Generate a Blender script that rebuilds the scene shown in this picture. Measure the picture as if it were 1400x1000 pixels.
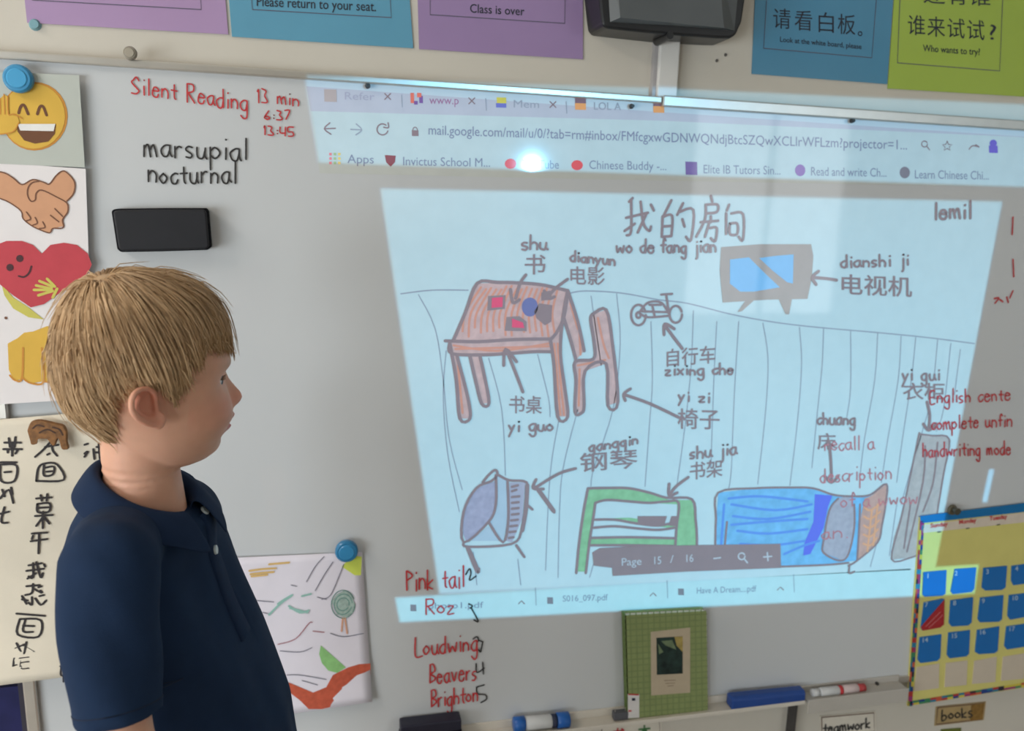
import bpy, bmesh, math, random
import numpy as np
from mathutils import Vector, Matrix
from mathutils.bvhtree import BVHTree
random.seed(7); np.random.seed(7)
for o in list(bpy.data.objects): bpy.data.objects.remove(o)
scene = bpy.context.scene
C = scene.collection

# ------------------------------------------------------------------ camera
FPX = 1136.0
_X = Vector((5000, 100, -FPX)).normalized()
_Z = Vector((150, 5400, FPX)); _Z = (_Z - _X * _Z.dot(_X)).normalized()
_Y = _Z.cross(_X)
W2C = Matrix((_X, _Y, _Z))            # rows: world axes in camera space -> maps camera vectors to world
CAM = Vector((0.0, -1.42, 1.45))
cd = bpy.data.cameras.new('camera'); cam = bpy.data.objects.new('camera', cd); C.objects.link(cam)
cam.matrix_world = Matrix.Translation(CAM) @ W2C.to_4x4()
cd.sensor_width = 36.0; cd.lens = 36.0 * FPX / 1400.0; cd.clip_start = 0.02
cd.dof.use_dof = True; cd.dof.focus_distance = 1.08; cd.dof.aperture_fstop = 4.8
scene.camera = cam

def P(px, py, yp=0.0):
    """point of the plane y = yp that the photograph shows at pixel (px, py)"""
    r = W2C @ Vector(((px - 700) / FPX, -(py - 500) / FPX, -1.0))
    t = (yp - CAM.y) / r.y
    return CAM + r * t
def mpp(px, py, yp=0.0):              # metres per pixel there
    r = W2C @ Vector(((px - 700) / FPX, -(py - 500) / FPX, -1.0))
    return (yp - CAM.y) / r.y / FPX

def lin(c):
    c = c / 255.0
    return c / 12.92 if c <= 0.04045 else ((c + 0.055) / 1.055) ** 2.4
def srgb(r, g, b): return (lin(r), lin(g), lin(b))

# ------------------------------------------------------------------ world, lamps, exposure
w = bpy.data.worlds.new('world'); scene.world = w; w.use_nodes = True
w.node_tree.nodes['Background'].inputs[0].default_value = (0.75, 0.85, 1.0, 1)
w.node_tree.nodes['Background'].inputs[1].default_value = 1.0
scene.view_settings.view_transform = 'Standard'
scene.view_settings.look = 'None'
scene.view_settings.gamma = 1.0
scene.view_settings.use_curve_mapping = False
scene.view_settings.exposure = -0.12

def area(name, loc, target, size, power, col):
    l = bpy.data.lights.new(name, 'AREA'); l.shape = 'RECTANGLE'; l.size, l.size_y = size
    l.energy = power; l.color = col
    o = bpy.data.objects.new(name, l); C.objects.link(o); o.location = loc
    o.rotation_euler = (Vector(target) - Vector(loc)).to_track_quat('-Z', 'Y').to_euler()
    return o
area('ceiling_lamp', (-2.05, -0.95, 2.72), (-2.05, -0.95, 0), (0.6, 1.2), 38, (1.0, 0.91, 0.82))
area('ceiling_lamp', (0.9, -3.6, 2.72), (0.9, -3.6, 0), (0.6, 1.2), 0.8, (0.84, 0.95, 1.0))
area('ceiling_lamp', (3.4, -3.0, 2.72), (3.4, -3.0, 0), (0.6, 1.2), 1, (0.92, 0.98, 1.0))
area('daylight_fill', (-2.7, -2.1, 0.95), (0.3, -0.6, 0.7), (1.6, 1.3), 58, (0.86, 0.95, 1.0))
area('daylight_fill', (-2.65, -4.4, 0.85), (0.6, 0.0, 0.5), (1.0, 1.2), 46, (0.84, 0.94, 1.0))  # added fill for the lower board, no window behind it

# the classroom projector: a spot lamp whose gobo is the lit parts of the projected picture
PROJ = Vector((1.065, -2.84, 1.584))
GOBO = [([(414, 96), (904, 118), (1390, 133), (1560, 141), (1560, 262), (1386, 256), (900, 247), (437, 237)], (0.22, 0.70, 1.10)),
        ([(519, 257), (1371, 275), (1277, 779), (600, 813)], (0.22, 0.73, 1.10)),
        ([(539, 817), (1337, 771), (1331, 812), (546, 852)], (0.22, 0.78, 1.10)),
        ([(1352, 641), (1360, 642), (1350, 688), (1342, 687)], (0.22, 0.73, 1.10))]
def projector():
    l = bpy.data.lights.new('projector_beam', 'SPOT'); o = bpy.data.objects.new('projector_beam', l); C.objects.link(o)
    o.location = PROJ
    tgt = P(900, 480)
    o.rotation_euler = (tgt - PROJ).to_track_quat('-Z', 'Y').to_euler()
    l.spot_size = math.radians(62); l.spot_blend = 0.0; l.energy = 405.0; l.shadow_soft_size = 0.004
    l.use_nodes = True
    nt = l.node_tree; N = nt.nodes; L = nt.links
    em = [n for n in N if n.type == 'EMISSION'][0]
    geo = N.new('ShaderNodeNewGeometry')
    sep = N.new('ShaderNodeSeparateXYZ'); L.new(geo.outputs['Incoming'], sep.inputs[0])
    def m(op, a, b=None):
        n = N.new('ShaderNodeMath'); n.operation = op
        for i, v in enumerate((a, b)):
            if v is None: continue
            if isinstance(v, (int, float)): n.inputs[i].default_value = v
            else: L.new(v, n.inputs[i])
        return n.outputs[0]
    # where the ray meets the board plane y = 0 (sign of the direction cancels out)
    rx = m('DIVIDE', sep.outputs[0], sep.outputs[1]); rz = m('DIVIDE', sep.outputs[2], sep.outputs[1])
    X = m('ADD', m('MULTIPLY', rx, -PROJ.y), PROJ.x); Z = m('ADD', m('MULTIPLY', rz, -PROJ.y), PROJ.z)
    tot = None
    for poly, col in GOBO:
        pts = [P(*q) for q in poly]; mask = None
        cx = sum(p.x for p in pts) / len(pts); cz = sum(p.z for p in pts) / len(pts)
        for i in range(len(pts)):
            a, b = pts[i], pts[(i + 1) % len(pts)]
            nx, nz = (b.z - a.z), -(b.x - a.x)
            ln = math.hypot(nx, nz); nx /= ln; nz /= ln
            d = nx * a.x + nz * a.z
            if nx * cx + nz * cz < d: nx, nz, d = -nx, -nz, -d
            e = m('ADD', m('MULTIPLY', X, nx), m('ADD', m('MULTIPLY', Z, nz), -d))   # >0 inside
            n = N.new('ShaderNodeMath'); n.operation = 'MULTIPLY'; n.use_clamp = True
            L.new(e, n.inputs[0]); n.inputs[1].default_value = 450.0
            mask = n.outputs[0] if mask is None else m('MINIMUM', mask, n.outputs[0])
        vm = N.new('ShaderNodeVectorMath'); vm.operation = 'SCALE'; vm.inputs[0].default_value = col; L.new(mask, vm.inputs['Scale'])
        if tot is None: tot = vm.outputs[0]
        else:
            a = N.new('ShaderNodeVectorMath'); a.operation = 'MAXIMUM'; L.new(tot, a.inputs[0]); L.new(vm.outputs[0], a.inputs[1]); tot = a.outputs[0]
    # gradient added to the beam: dimmer towards the top of the picture
    ev = m('ADD', m('MULTIPLY', Z, -0.50), 1.25)
    vm = N.new('ShaderNodeVectorMath'); vm.operation = 'SCALE'; L.new(tot, vm.inputs[0]); L.new(ev, vm.inputs['Scale'])
    L.new(vm.outputs[0], em.inputs['Color'])
projector()

# ------------------------------------------------------------------ helpers
MATS = {}
def mat(key, rgb, rough=0.7, spec=0.4, var=0.06, scale=40.0, bump=0.0, bscale=300.0, coat=0.0, metal=0.0, sss=0.0, attr=None, coat_rough=0.05):
    if key in MATS: return MATS[key]
    m = bpy.data.materials.new(key); m.use_nodes = True
    nt = m.node_tree; N = nt.nodes; L = nt.links; b = N['Principled BSDF']
    b.inputs['Roughness'].default_value = rough; b.inputs['Specular IOR Level'].default_value = spec
    b.inputs['Metallic'].default_value = metal
    b.inputs['Coat Weight'].default_value = coat; b.inputs['Coat Roughness'].default_value = coat_rough
    if sss:
        b.inputs['Subsurface Weight'].default_value = sss
        b.inputs['Subsurface Radius'].default_value = (0.012, 0.005, 0.003); b.inputs['Subsurface Scale'].default_value = 0.35
    geo = N.new('ShaderNodeNewGeometry')
    no = N.new('ShaderNodeTexNoise'); no.inputs['Scale'].default_value = scale; no.inputs['Detail'].default_value = 4
    L.new(geo.outputs['Position'], no.inputs['Vector'])
    mr = N.new('ShaderNodeMapRange'); mr.inputs['From Min'].default_value = 0.3; mr.inputs['From Max'].default_value = 0.7
    mr.inputs['To Min'].default_value = 1 - var; mr.inputs['To Max'].default_value = 1 + var
    L.new(no.outputs['Fac'], mr.inputs['Value'])
    vm = N.new('ShaderNodeVectorMath'); vm.operation = 'SCALE'
    if attr:
        at = N.new('ShaderNodeAttribute'); at.attribute_name = attr; L.new(at.outputs['Color'], vm.inputs[0])
    else: vm.inputs[0].default_value = rgb
    L.new(mr.outputs[0], vm.inputs['Scale']); L.new(vm.outputs[0], b.inputs['Base Color'])
    if bump:
        n2 = N.new('ShaderNodeTexNoise'); n2.inputs['Scale'].default_value = bscale; n2.inputs['Detail'].default_value = 3
        L.new(geo.outputs['Position'], n2.inputs['Vector'])
        bp = N.new('ShaderNodeBump'); bp.inputs['Strength'].default_value = bump; bp.inputs['Distance'].default_value = 0.001
        L.new(n2.outputs['Fac'], bp.inputs['Height']); L.new(bp.outputs[0], b.inputs['Normal'])
    MATS[key] = m
    return m

def link(name, verts, faces, m, parent=None, smooth=False):
    me = bpy.data.meshes.new(name); me.from_pydata([tuple(v) for v in verts], [], faces); me.validate(); me.update()
    if m: me.materials.append(m)
    if smooth: me.polygons.foreach_set('use_smooth', [True] * len(me.polygons))
    o = bpy.data.objects.new(name, me); C.objects.link(o)
    if parent is not None:
        o.parent = parent
        me.transform(Matrix.Translation(-PW(parent)))
    return o
def PW(o):                           # world location of a (rotation-free) parent
    v = Vector(o.location)
    while o.parent: o = o.parent; v += Vector(o.location)
    return v
def empty(name, loc):
    o = bpy.data.objects.new(name, None); C.objects.link(o); o.location = loc; o.empty_display_size = 0.05; return o
def tag(o, label=None, cat=None, group=None, kind=None):
    if label: o['label'] = label
    if cat: o['category'] = cat
    if group: o['group'] = group
    if kind: o['kind'] = kind
    return o
class MB:
    def __init__(s): s.v = []; s.f = []
    def add(s, vs, fs):
        n = len(s.v); s.v += [Vector(v) for v in vs]; s.f += [tuple(n + i for i in f) for f in fs]; return s
    def box(s, x0, x1, y0, y1, z0, z1):
        return s.add([(x, y, z) for x in (x0, x1) for y in (y0, y1) for z in (z0, z1)],
                     [(0, 1, 3, 2), (4, 6, 7, 5), (0, 4, 5, 1), (2, 3, 7, 6), (0, 2, 6, 4), (1, 5, 7, 3)])
    def prism(s, pts, y0, y1, inset=0.0):
        """outline in world xz, from y0 (back) to y1 (front), front edge optionally drawn in"""
        n = len(pts)
        cx = sum(p[0] for p in pts) / n; cz = sum(p[1] for p in pts) / n
        fr = []
        for x, z in pts:
            d = math.hypot(x - cx, z - cz) or 1
            fr.append((x - (x - cx) / d * inset, y1, z - (z - cz) / d * inset))
        vs = [(x, y0, z) for x, z in pts] + fr
        fs = [tuple(range(n)), tuple(range(2 * n - 1, n - 1, -1))] + [(i, i + n, (i + 1) % n + n, (i + 1) % n) for i in range(n)]
        return s.add(vs, fs)
    def tube(s, pts, r, seg=10, cap=True):
        pts = [Vector(p) for p in pts]; rr = r if isinstance(r, (list, tuple)) else [r] * len(pts)
        vs = []; fs = []
        for i, p in enumerate(pts):
            d = (pts[min(i + 1, len(pts) - 1)] - pts[max(i - 1, 0)]).normalized()
            a = d.cross(Vector((0, 0, 1)));  a = a.normalized() if a.length > 1e-4 else Vector((1, 0, 0))
            b = d.cross(a)
            for k in range(seg):
                t = 2 * math.pi * k / seg; vs.append(p + a * math.cos(t) * rr[i] + b * math.sin(t) * rr[i])
        for i in range(len(pts) - 1):
            for k in range(seg):
                fs.append((i * seg + k, i * seg + (k + 1) % seg, (i + 1) * seg + (k + 1) % seg, (i + 1) * seg + k))
        if cap: fs.append(tuple(range(seg - 1, -1, -1))); fs.append(tuple((len(pts) - 1) * seg + k for k in range(seg)))
        return s.add(vs, fs)
    def disc(s, c, r0, r1, y0, y1, seg=28):       # frustum with its axis along y
        vs = [(c[0] + r * math.cos(2 * math.pi * k / seg), y, c[1] + r * math.sin(2 * math.pi * k / seg)) for r, y in ((r0, y0), (r1, y1)) for k in range(seg)]
        fs = [tuple(range(seg)), tuple(range(2 * seg - 1, seg - 1, -1))] + [(k, k + seg, (k + 1) % seg + seg, (k + 1) % seg) for k in range(seg)]
        return s.add(vs, fs)
    def link(s, name, m, parent=None, smooth=False, bevel=0.0):
        o = link(name, s.v, s.f, m, parent, smooth)
        if bevel:
            md = o.modifiers.new('bevel', 'BEVEL'); md.width = bevel; md.segments = 2; md.limit_method = 'ANGLE'
        return o

def spline(pts, sub=5):
    if len(pts) < 3: return pts
    out = []
    q = [pts[0]] + list(pts) + [pts[-1]]
    for i in range(1, len(q) - 2):
        p0, p1, p2, p3 = q[i - 1:i + 3]
        for k in range(sub):
            t = k / sub
            out.append(tuple(0.5 * ((2 * p1[j]) + (-p0[j] + p2[j]) * t + (2 * p0[j] - 5 * p1[j] + 4 * p2[j] - p3[j]) * t * t + (-p0[j] + 3 * p1[j] - 3 * p2[j] + p3[j]) * t ** 3) for j in (0, 1)))
    out.append(tuple(pts[-1]))
    return out
def T(ox, oy, s, txt):
    """polylines typed as 'x,y x,y | x,y ...' in an enlarged crop of the photo -> pixels"""
    return [[(ox + float(a.split(',')[0]) / s, oy + float(a.split(',')[1]) / s) for a in part.split()] for part in txt.split('|') if part.strip()]
def ribbon(polys, width, yp, smooth=True, sub=4, mb=None):
    """ink lines: pixel polylines laid as flat strokes on the plane y = yp"""
    mb = mb or MB(); yp0 = yp
    for ip, pl in enumerate(polys):
        fn = yp0 if callable(yp0) else (lambda x, y: yp0)
        o_ = - 0.000006 * (ip % 24)
        if smooth and len(pl) > 2: pl = spline(pl, sub)
        pts = [P(x, y, fn(x, y) + o_) for x, y in pl]
        hw = width / 2 * mpp(pl[0][0], pl[0][1], pts[0].y)
        q = [pts[0]]
        for p in pts[1:]:
            if (p - q[-1]).length > 1e-5: q.append(p)
        def cap(c):
            mb.add([(c.x + hw * math.cos(k * math.pi / 4), c.y + 0.000003, c.z + hw * math.sin(k * math.pi / 4)) for k in range(8)], [tuple(range(8))])
        cap(q[0])
        if len(q) == 1: continue
        cap(q[-1])
        vs = []
        for i, p in enumerate(q):
            d = q[min(i + 1, len(q) - 1)] - q[max(i - 1, 0)]; d.y = 0; d.normalize() if d.length > 0 else None
            n = Vector((-d.z, 0, d.x)); vs += [p + n * hw, p - n * hw]
        mb.add(vs, [(2 * i, 2 * i + 1, 2 * i + 3, 2 * i + 2) for i in range(len(q) - 1)])
    return mb
def fill(polys, y0, y1=None, mb=None, smooth=False):
    """a flat patch (ngon split to a fan is unsafe, so keep the ngon), given in pixels"""
    mb = mb or MB(); y1 = y0 if y1 is None else y1
    flat = y0 == y1; yb_ = y1
    for ip, pl in enumerate(polys):
        if smooth: pl = spline(list(pl) + [pl[0]], 4)[:-1]
        if callable(yb_): pts = [P(x, y, yb_(x, y) - 0.000008 * ip) for x, y in pl]
        else:
            y1 = yb_ - 0.000008 * ip
            pts = [P(x, y, y1) for x, y in pl]
        if flat: mb.add(pts, [tuple(range(len(pts)))])
        else: mb.prism([(p.x, p.z) for p in pts], y0, y1)
    return mb
def ell(cx, cy, rx, ry, n=28, rot=0.0, a0=0.0, a1=2 * math.pi):
    out = []
    full = abs(a1 - a0 - 2 * math.pi) < 1e-6
    for k in range(n):
        t = a0 + (a1 - a0) * k / (n if full else n - 1)
        x, y = rx * math.cos(t), ry * math.sin(t)
        out.append((cx + x * math.cos(rot) - y * math.sin(rot), cy + x * math.sin(rot) + y * math.cos(rot)))
    return out

_tc = {}
def text_mb(s, x, y, size, yp, slope=0.0, width=None, shear=0.0, fat=0.0, mb=None):
    """printed lettering: baseline starts at pixel (x, y); size is the em height in pixels"""
    key = (s, fat)
    if key not in _tc:
        cu = bpy.data.curves.new('t', 'FONT'); cu.body = s; cu.resolution_u = 3; cu.offset = fat
        o = bpy.data.objects.new('t', cu); C.objects.link(o)
        dg = bpy.context.evaluated_depsgraph_get(); me = o.evaluated_get(dg).to_mesh()
        _tc[key] = ([v.co.copy() for v in me.vertices], [tuple(p.vertices) for p in me.polygons])
        o.evaluated_get(dg).to_mesh_clear(); bpy.data.objects.remove(o); bpy.data.curves.remove(cu)
    vs, fs = _tc[key]
    if not vs: return mb or MB()
    sx = size
    if width: sx = width / max(v.x for v in vs)
    out = [P(x + v.x * sx + v.y * size * shear, y + v.x * sx * slope - v.y * size, yp) for v in vs]
    return (mb or MB()).add(out, fs)

GL = {'a': (5, '46 26 05 04 13 33 45|46 44 53'), 'b': (5, '09 03 23 44 45 26 05'), 'c': (4, '46 26 05 04 13 33 44'), 'd': (5, '46 26 05 04 13 33 45|49 43'),
      'e': (5, '05 45 36 16 04 13 33 44'), 'f': (4, '48 39 28 23|06 46'), 'g': (5, '46 26 05 04 13 33 45|46 41 20 01'), 'h': (5, '09 03|05 26 45 43'),
      'i': (2, '16 13|18 18'), 'j': (3, '26 21 10|28 28'), 'k': (5, '09 03|46 04 43'), 'l': (2, '19 13'), 'm': (7, '06 03|05 16 26 33|35 46 56 63'),
      'n': (5, '06 03|05 26 45 43'), 'o': (5, '26 05 04 23 44 45 26'), 'p': (5, '06 00|05 26 45 44 23 04'), 'r': (4, '06 03|05 26 36'), 'q': (5, '46 26 05 04 13 33 45|46 40'), 'A': (5, '03 29 53|15 45'), 'D': (5, '03 09|09 38 45 33 03'),
      's': (4, '36 16 05 34 23 03'), 't': (4, '28 24 33|06 46'), 'u': (5, '06 04 13 33 45|46 44 53'), 'v': (5, '06 23 46'), 'w': (7, '06 13 35 53 66'),
      'x': (5, '06 43|46 03'), 'y': (5, '06 23|46 00'), 'z': (5, '06 46 03 43'), 'S': (6, '58 39 18 07 45 54 33 03'), 'R': (6, '03 09|09 49 47 06|16 53'),
      'B': (5, '03 09|09 39 47 06|06 45 44 03'), 'P': (5, '03 09|09 48 47 06'), 'L': (5, '09 03 53'), 'E': (5, '49 09 03 43|06 36'),
      '1': (3, '18 29 23'), '2': (5, '18 39 47 03 43'), '3': (5, '09 38 26 44 33 03'), '4': (5, '09 05 45|49 43'), '5': (5, '49 09 06 36 44 33 03'),
      '6': (5, '39 05 04 23 44 25 05'), '7': (5, '09 49 13'), ':': (2, '16 16|14 14'), '.': (2, '13 13'), ' ': (4, '')}
def hand(s, x, y, xh, slope=0.0, wide=None, jit=0.04):
    """handwriting in pen strokes: baseline starts at (x, y), xh = height of a small x, in pixels"""
    rnd = random.Random(s); out = []; u = 0.0; tot = sum(GL[c][0] + 1.3 for c in s)
    k = xh / 3.0; kx = (wide / tot) if wide else k
    for c in s:
        wd, st = GL[c]; dy = rnd.uniform(-1, 1) * xh * jit * 2; sc = 1 + rnd.uniform(-.07, .07)
        for part in st.split('|'):
            if not part: continue
            pl = [(u + int(q[0]) * sc + rnd.uniform(-.15, .15), (int(q[1]) - 3) * sc + rnd.uniform(-.15, .15)) for q in part.split()]
            if len(pl) == 2 and pl[0] == pl[1]: pl = pl[:1]
            out.append([(x + a * kx, y + a * kx * slope - b * k + dy) for a, b in pl])
        u += wd + 1.3
    return out
# ------------------------------------------------------------------ the room
YW = 0.022                                     # wall face behind the board
m_wall = mat('wall_paint', srgb(207, 200, 188), 0.75, 0.3, 0.02, 6, 0.15, 500)
m_floor = mat('floor_vinyl', srgb(150, 140, 128), 0.45, 0.4, 0.06, 12)
m_ceil = mat('ceiling_paint', srgb(232, 230, 224), 0.9, 0.2, 0.02, 5)
def wallbox(name, *a, m=None): return tag(MB().box(*a).link(name, m or m_wall), kind='structure')
wallbox('wall_back', -3.0, 5.4, YW, YW + 0.12, 0, 2.8)
wallbox('wall_left', -3.12, -3.0, -5.62, YW + 0.12, 0, 2.8)
wallbox('wall_right', 5.4, 5.52, -5.62, YW + 0.12, 0, 2.8)
wf = MB()
WX0, WX1, WZ0, WZ1 = 3.15, 4.75, 0.35, 2.4     # window opening in the wall behind the camera
for a in ((-3.0, WX0, 0, 2.8), (WX1, 5.4, 0, 2.8), (WX0, WX1, 0, WZ0), (WX0, WX1, WZ1, 2.8)): wf.box(a[0], a[1], -5.62, -5.5, a[2], a[3])
tag(wf.link('wall_front', m_wall), kind='structure')
wallbox('floor', -3.12, 5.52, -5.62, YW + 0.12, -0.1, 0, m=m_floor)
wallbox('ceiling', -3.12, 5.52, -5.62, YW + 0.12, 2.8, 2.9, m=m_ceil)
m_alu = mat('aluminium', srgb(205, 200, 192), 0.32, 0.5, 0.03, 30, metal=0.75)
m_white = mat('white_plastic', srgb(216, 214, 210), 0.4, 0.5, 0.02, 20)
win = tag(empty('window_1', ((WX0 + WX1) / 2, -5.56, WZ0)), kind='structure')
f = MB()
for x in (WX0, (WX0 + WX1) / 2 - 0.025, WX1 - 0.05): f.box(x, x + 0.05, -5.6, -5.52, WZ0, WZ1)
for z in (WZ0, WZ1 - 0.05): f.box(WX0, WX1, -5.6, -5.52, z, z + 0.05)
f.link('window_frame', m_white, win)
mg = bpy.data.materials.new('daylit_glass'); mg.use_nodes = True
b = mg.node_tree.nodes['Principled BSDF']; b.inputs['Emission Color'].default_value = (0.9, 0.96, 1, 1); b.inputs['Emission Strength'].default_value = 3.8
for x in (WX0 + 0.05, (WX0 + WX1) / 2 + 0.025): MB().box(x, x + (WX1 - WX0) / 2 - 0.075, -5.565, -5.56, WZ0 + 0.05, WZ1 - 0.05).link('pane', mg, win)

# ------------------------------------------------------------------ whiteboard
m_board = mat('board_enamel', srgb(204, 206, 208), 0.55, 0.35, 0.012, 3, coat=0.8, coat_rough=0.045)
BX0, BX1 = -0.487, 1.95
def ztop(x): return P(0, 77).z + (P(1386, 172).z - P(0, 77).z) * (x - P(0, 77).x) / (P(1386, 172).x - P(0, 77).x)
ZB = P(910, 981, -0.030).z + 0.006
wb = tag(empty('whiteboard', ((BX0 + BX1) / 2, 0.011, ZB)), 'wide white magnetic whiteboard in an aluminium frame mounted on the beige wall', 'whiteboard')
MB().prism([(BX0, ZB), (BX1, ZB), (BX1, ztop(BX1)), (BX0, ztop(BX0))], YW, 0.0).link('board_surface', m_board, wb)
def rail(name, x0, x1, z0a, z0b, h, m, y1=-0.009, tilt=0.0): 
    return MB().prism([(x0, z0a), (x1, z0b), (x1, z0b + h), (x0, z0a + h)], YW, y1).link(name, m, wb, bevel=0.0025)
XS = P(903, 135).x
rail('top_frame', BX0 - 0.016, XS, ztop(BX0) - 0.004, ztop(XS) - 0.004, 0.012, m_alu)
rail('top_frame', XS + 0.001, BX1 + 0.016, ztop(XS) - 0.009, ztop(BX1) - 0.009, 0.019, m_alu, -0.011)
MB().box(BX0 - 0.02, BX0, YW, -0.010, ZB - 0.01, ztop(BX0)).link('side_frame', m_alu, wb, bevel=0.003)
MB().box(BX1, BX1 + 0.02, YW, -0.010, ZB - 0.01, ztop(BX1)).link('side_frame', m_alu, wb, bevel=0.003)
for px, py in ((503, 117), (865, 145), (1167, 165)):
    p = P(px, py, -0.012); MB().disc((p.x, p.z), 0.0045, 0.003, -0.006, -0.0135, 12).link('frame_screw', mat('dark_screw', srgb(50, 48, 46), 0.5), wb)
# pen tray: an L-shaped ledge
def zt(px, py, y=-0.03): return P(px, py, y).z
XT = P(1088, 962).x
XE = P(1241, 955, -0.037).x
m_tray = mat('tray_cream', srgb(212, 204, 192), 0.45, 0.5, 0.02)
t = MB(); t.box(BX0, XT - 0.002, -0.034, 0.0, ZB - 0.010, ZB - 0.006).box(BX0, XT - 0.002, -0.036, -0.034, ZB - 0.012, ZB - 0.003).box(BX0, XT - 0.002, -0.004, 0.0, ZB - 0.012, ZB + 0.010)
t.link('pen_tray', m_tray, wb, bevel=0.001)
t = MB(); t.box(XT + 0.004, XE, -0.036, 0.0, ZB - 0.012, ZB - 0.006).box(XT + 0.004, XE, -0.038, -0.036, ZB - 0.034, ZB - 0.002).box(XT + 0.004, XE, -0.004, 0.0, ZB - 0.034, ZB + 0.008)
t.link('pen_tray', mat('tray_grey', srgb(186, 180, 172), 0.4, 0.5, 0.02), wb, bevel=0.0015)
MB().box(XE, BX1, -0.004, 0.0, ZB - 0.012, ZB + 0.004).link('bottom_frame', m_alu, wb)
MB().box(XT - 0.003, XT + 0.003, -0.004, YW, ZB - 0.26, ZB - 0.02).link('dark_seam', mat('dark_gap', srgb(70, 66, 64), 0.7), wb)  # dark strip standing in for the seam below the tray

# marker writing: parts of the board
m_red = mat('red_marker', srgb(196, 58, 62), 0.6, 0.3, 0.12, 90)
m_blk = mat('black_marker', srgb(52, 50, 50), 0.6, 0.3, 0.15, 90)
m_pale_red = mat('faded_red_marker', srgb(205, 120, 122), 0.6, 0.3, 0.12, 90)
YI = -0.0019
def ink(name, polys, wdt, m, label, parent=None, y=YI):
    o = ribbon(polys, wdt, y).link(name, m, parent or wb)
    if label: o['label'] = label
    return o
ink('handwriting', hand('Silent Reading', 180, 127, 12, 0.155, 162), 2.0, m_red, 'red handwriting Silent Reading at the top of the board')
ink('handwriting', hand('13 min', 350, 140, 9, 0.08, 62) + hand('6:37', 362, 163, 6, 0.02, 38) + hand('13:45', 359, 184, 6, 0.06, 46), 1.9, m_red, 'red handwritten times 13 min, 6:37 and 13:45')
ink('handwriting', hand('marsupial', 197, 213, 15, 0.045, 146), 2.4, m_blk, 'black handwritten word marsupial')
ink('handwriting', hand('nocturnal', 203, 249, 14, 0.01, 124), 2.4, m_blk, 'black handwritten word nocturnal')
ink('handwriting', hand('Pink tail', 556, 808, 14, -0.06, 82), 2.2, m_red, 'red handwritten name Pink tail')
ink('handwriting', hand('Roz', 583, 840, 10, -0.03, 42), 2.0, m_red, 'red handwritten name Roz')
ink('handwriting', hand('Loudwing', 568, 898, 12, -0.11, 88), 2.2, m_red, 'red handwritten name Loudwing')
ink('handwriting', hand('Beavers', 588, 935, 12, -0.08, 66), 2.2, m_red, 'red handwritten name Beavers')
ink('handwriting', hand('Brighton', 590, 967, 11, -0.12, 66), 2.2, m_red, 'red handwritten name Brighton')
for nt_, pl_ in (('2', T(540, 740, 5, '485,230 510,190 520,220 510,270 555,240')), ('1', T(540, 740, 5, '505,430 530,445 515,460|520,455 570,550 540,540')), ('3', T(540, 740, 5, '535,670 560,655 572,680 560,690|600,690 590,740 585,760 572,745|572,680 600,690')),
                 ('4', T(540, 740, 5, '555,840 560,900 610,870|600,830 605,910')), ('5', T(320, 700, 3.333, '1105,800 1140,790|1105,800 1110,830 1145,835 1150,855 1125,870'))):
    ink('handwriting', pl_, 2.0, m_blk, 'black handwritten number ' + nt_ + ' beside the list of names')
ink('handwriting', hand('English cente', 1272, 552, 9, -0.04, 112), 2.0, m_red, 'red handwriting English center at the board\'s right')
ink('handwriting', hand('complete unfin', 1274, 588, 9, -0.05, 112), 2.0, m_red, 'red handwriting complete unfin')
ink('handwriting', hand('handwriting mode', 1262, 625, 9, -0.03, 122), 2.0, m_red, 'red handwriting mode')
ink('handwriting', hand('Recall a'.replace('R', 'r'), 1128, 616, 9, -0.03, 70) + hand('description', 1122, 660, 10, -0.05, 100) + hand('of a wwow', 1150, 694, 9, -0.05, 108) + hand('an.', 1124, 738, 9, -0.1, 40), 1.8, m_pale_red, 'faded red handwriting recall a description')
ink('handwriting', T(1100, 250, 4.667, '1210,740 1240,735 1215,770|1245,745 1265,760|1290,730 1300,765|1330,220 1325,330|1330,490 1335,600|1310,735 1330,690'), 2.2, m_red, 'red handwriting at the far right')

# ------------------------------------------------------------------ projected picture
# projected light and dark painted as thin film colours, tuned to the cyan beam
def film(key, r, g, b, **k):
    amb = np.array([.30, .295, .30]); pr = np.array([.43, .68, .86]); bd = 0.62
    c = np.clip(np.array(srgb(r, g, b)) / pr * bd, 0.01, 0.9)
    return mat('projected_' + key, tuple(c), 0.6, 0.3, k.pop('var', 0.03), k.pop('scale', 30), coat=0.8, coat_rough=0.045, **k)
ps = tag(empty('projected_image', tuple(P(900, 850, -0.0004))), 'bright bluish projected browser window showing a child\'s labelled room drawing on the whiteboard', 'projection')
F1, F2, F3, F4, F5 = -0.0004, -0.0008, -0.0012, -0.0016, -0.0020
m_page = film('page', 177, 217, 236, var=0.02); m_bar = film('bar', 172, 214, 232); m_tab = film('tab_strip', 166, 194, 222)
m_gray = film('grey', 134, 130, 142); m_dk = film('ink', 128, 124, 138); m_soft = film('soft_ink', 138, 165, 192)
tabs = fill([[(418, 116), (905, 143), (905, 165), (1386, 181), (1470, 184), (1470, 188), (1386, 184), (900, 163), (424, 153)]], YW * 0, F1)
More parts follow.
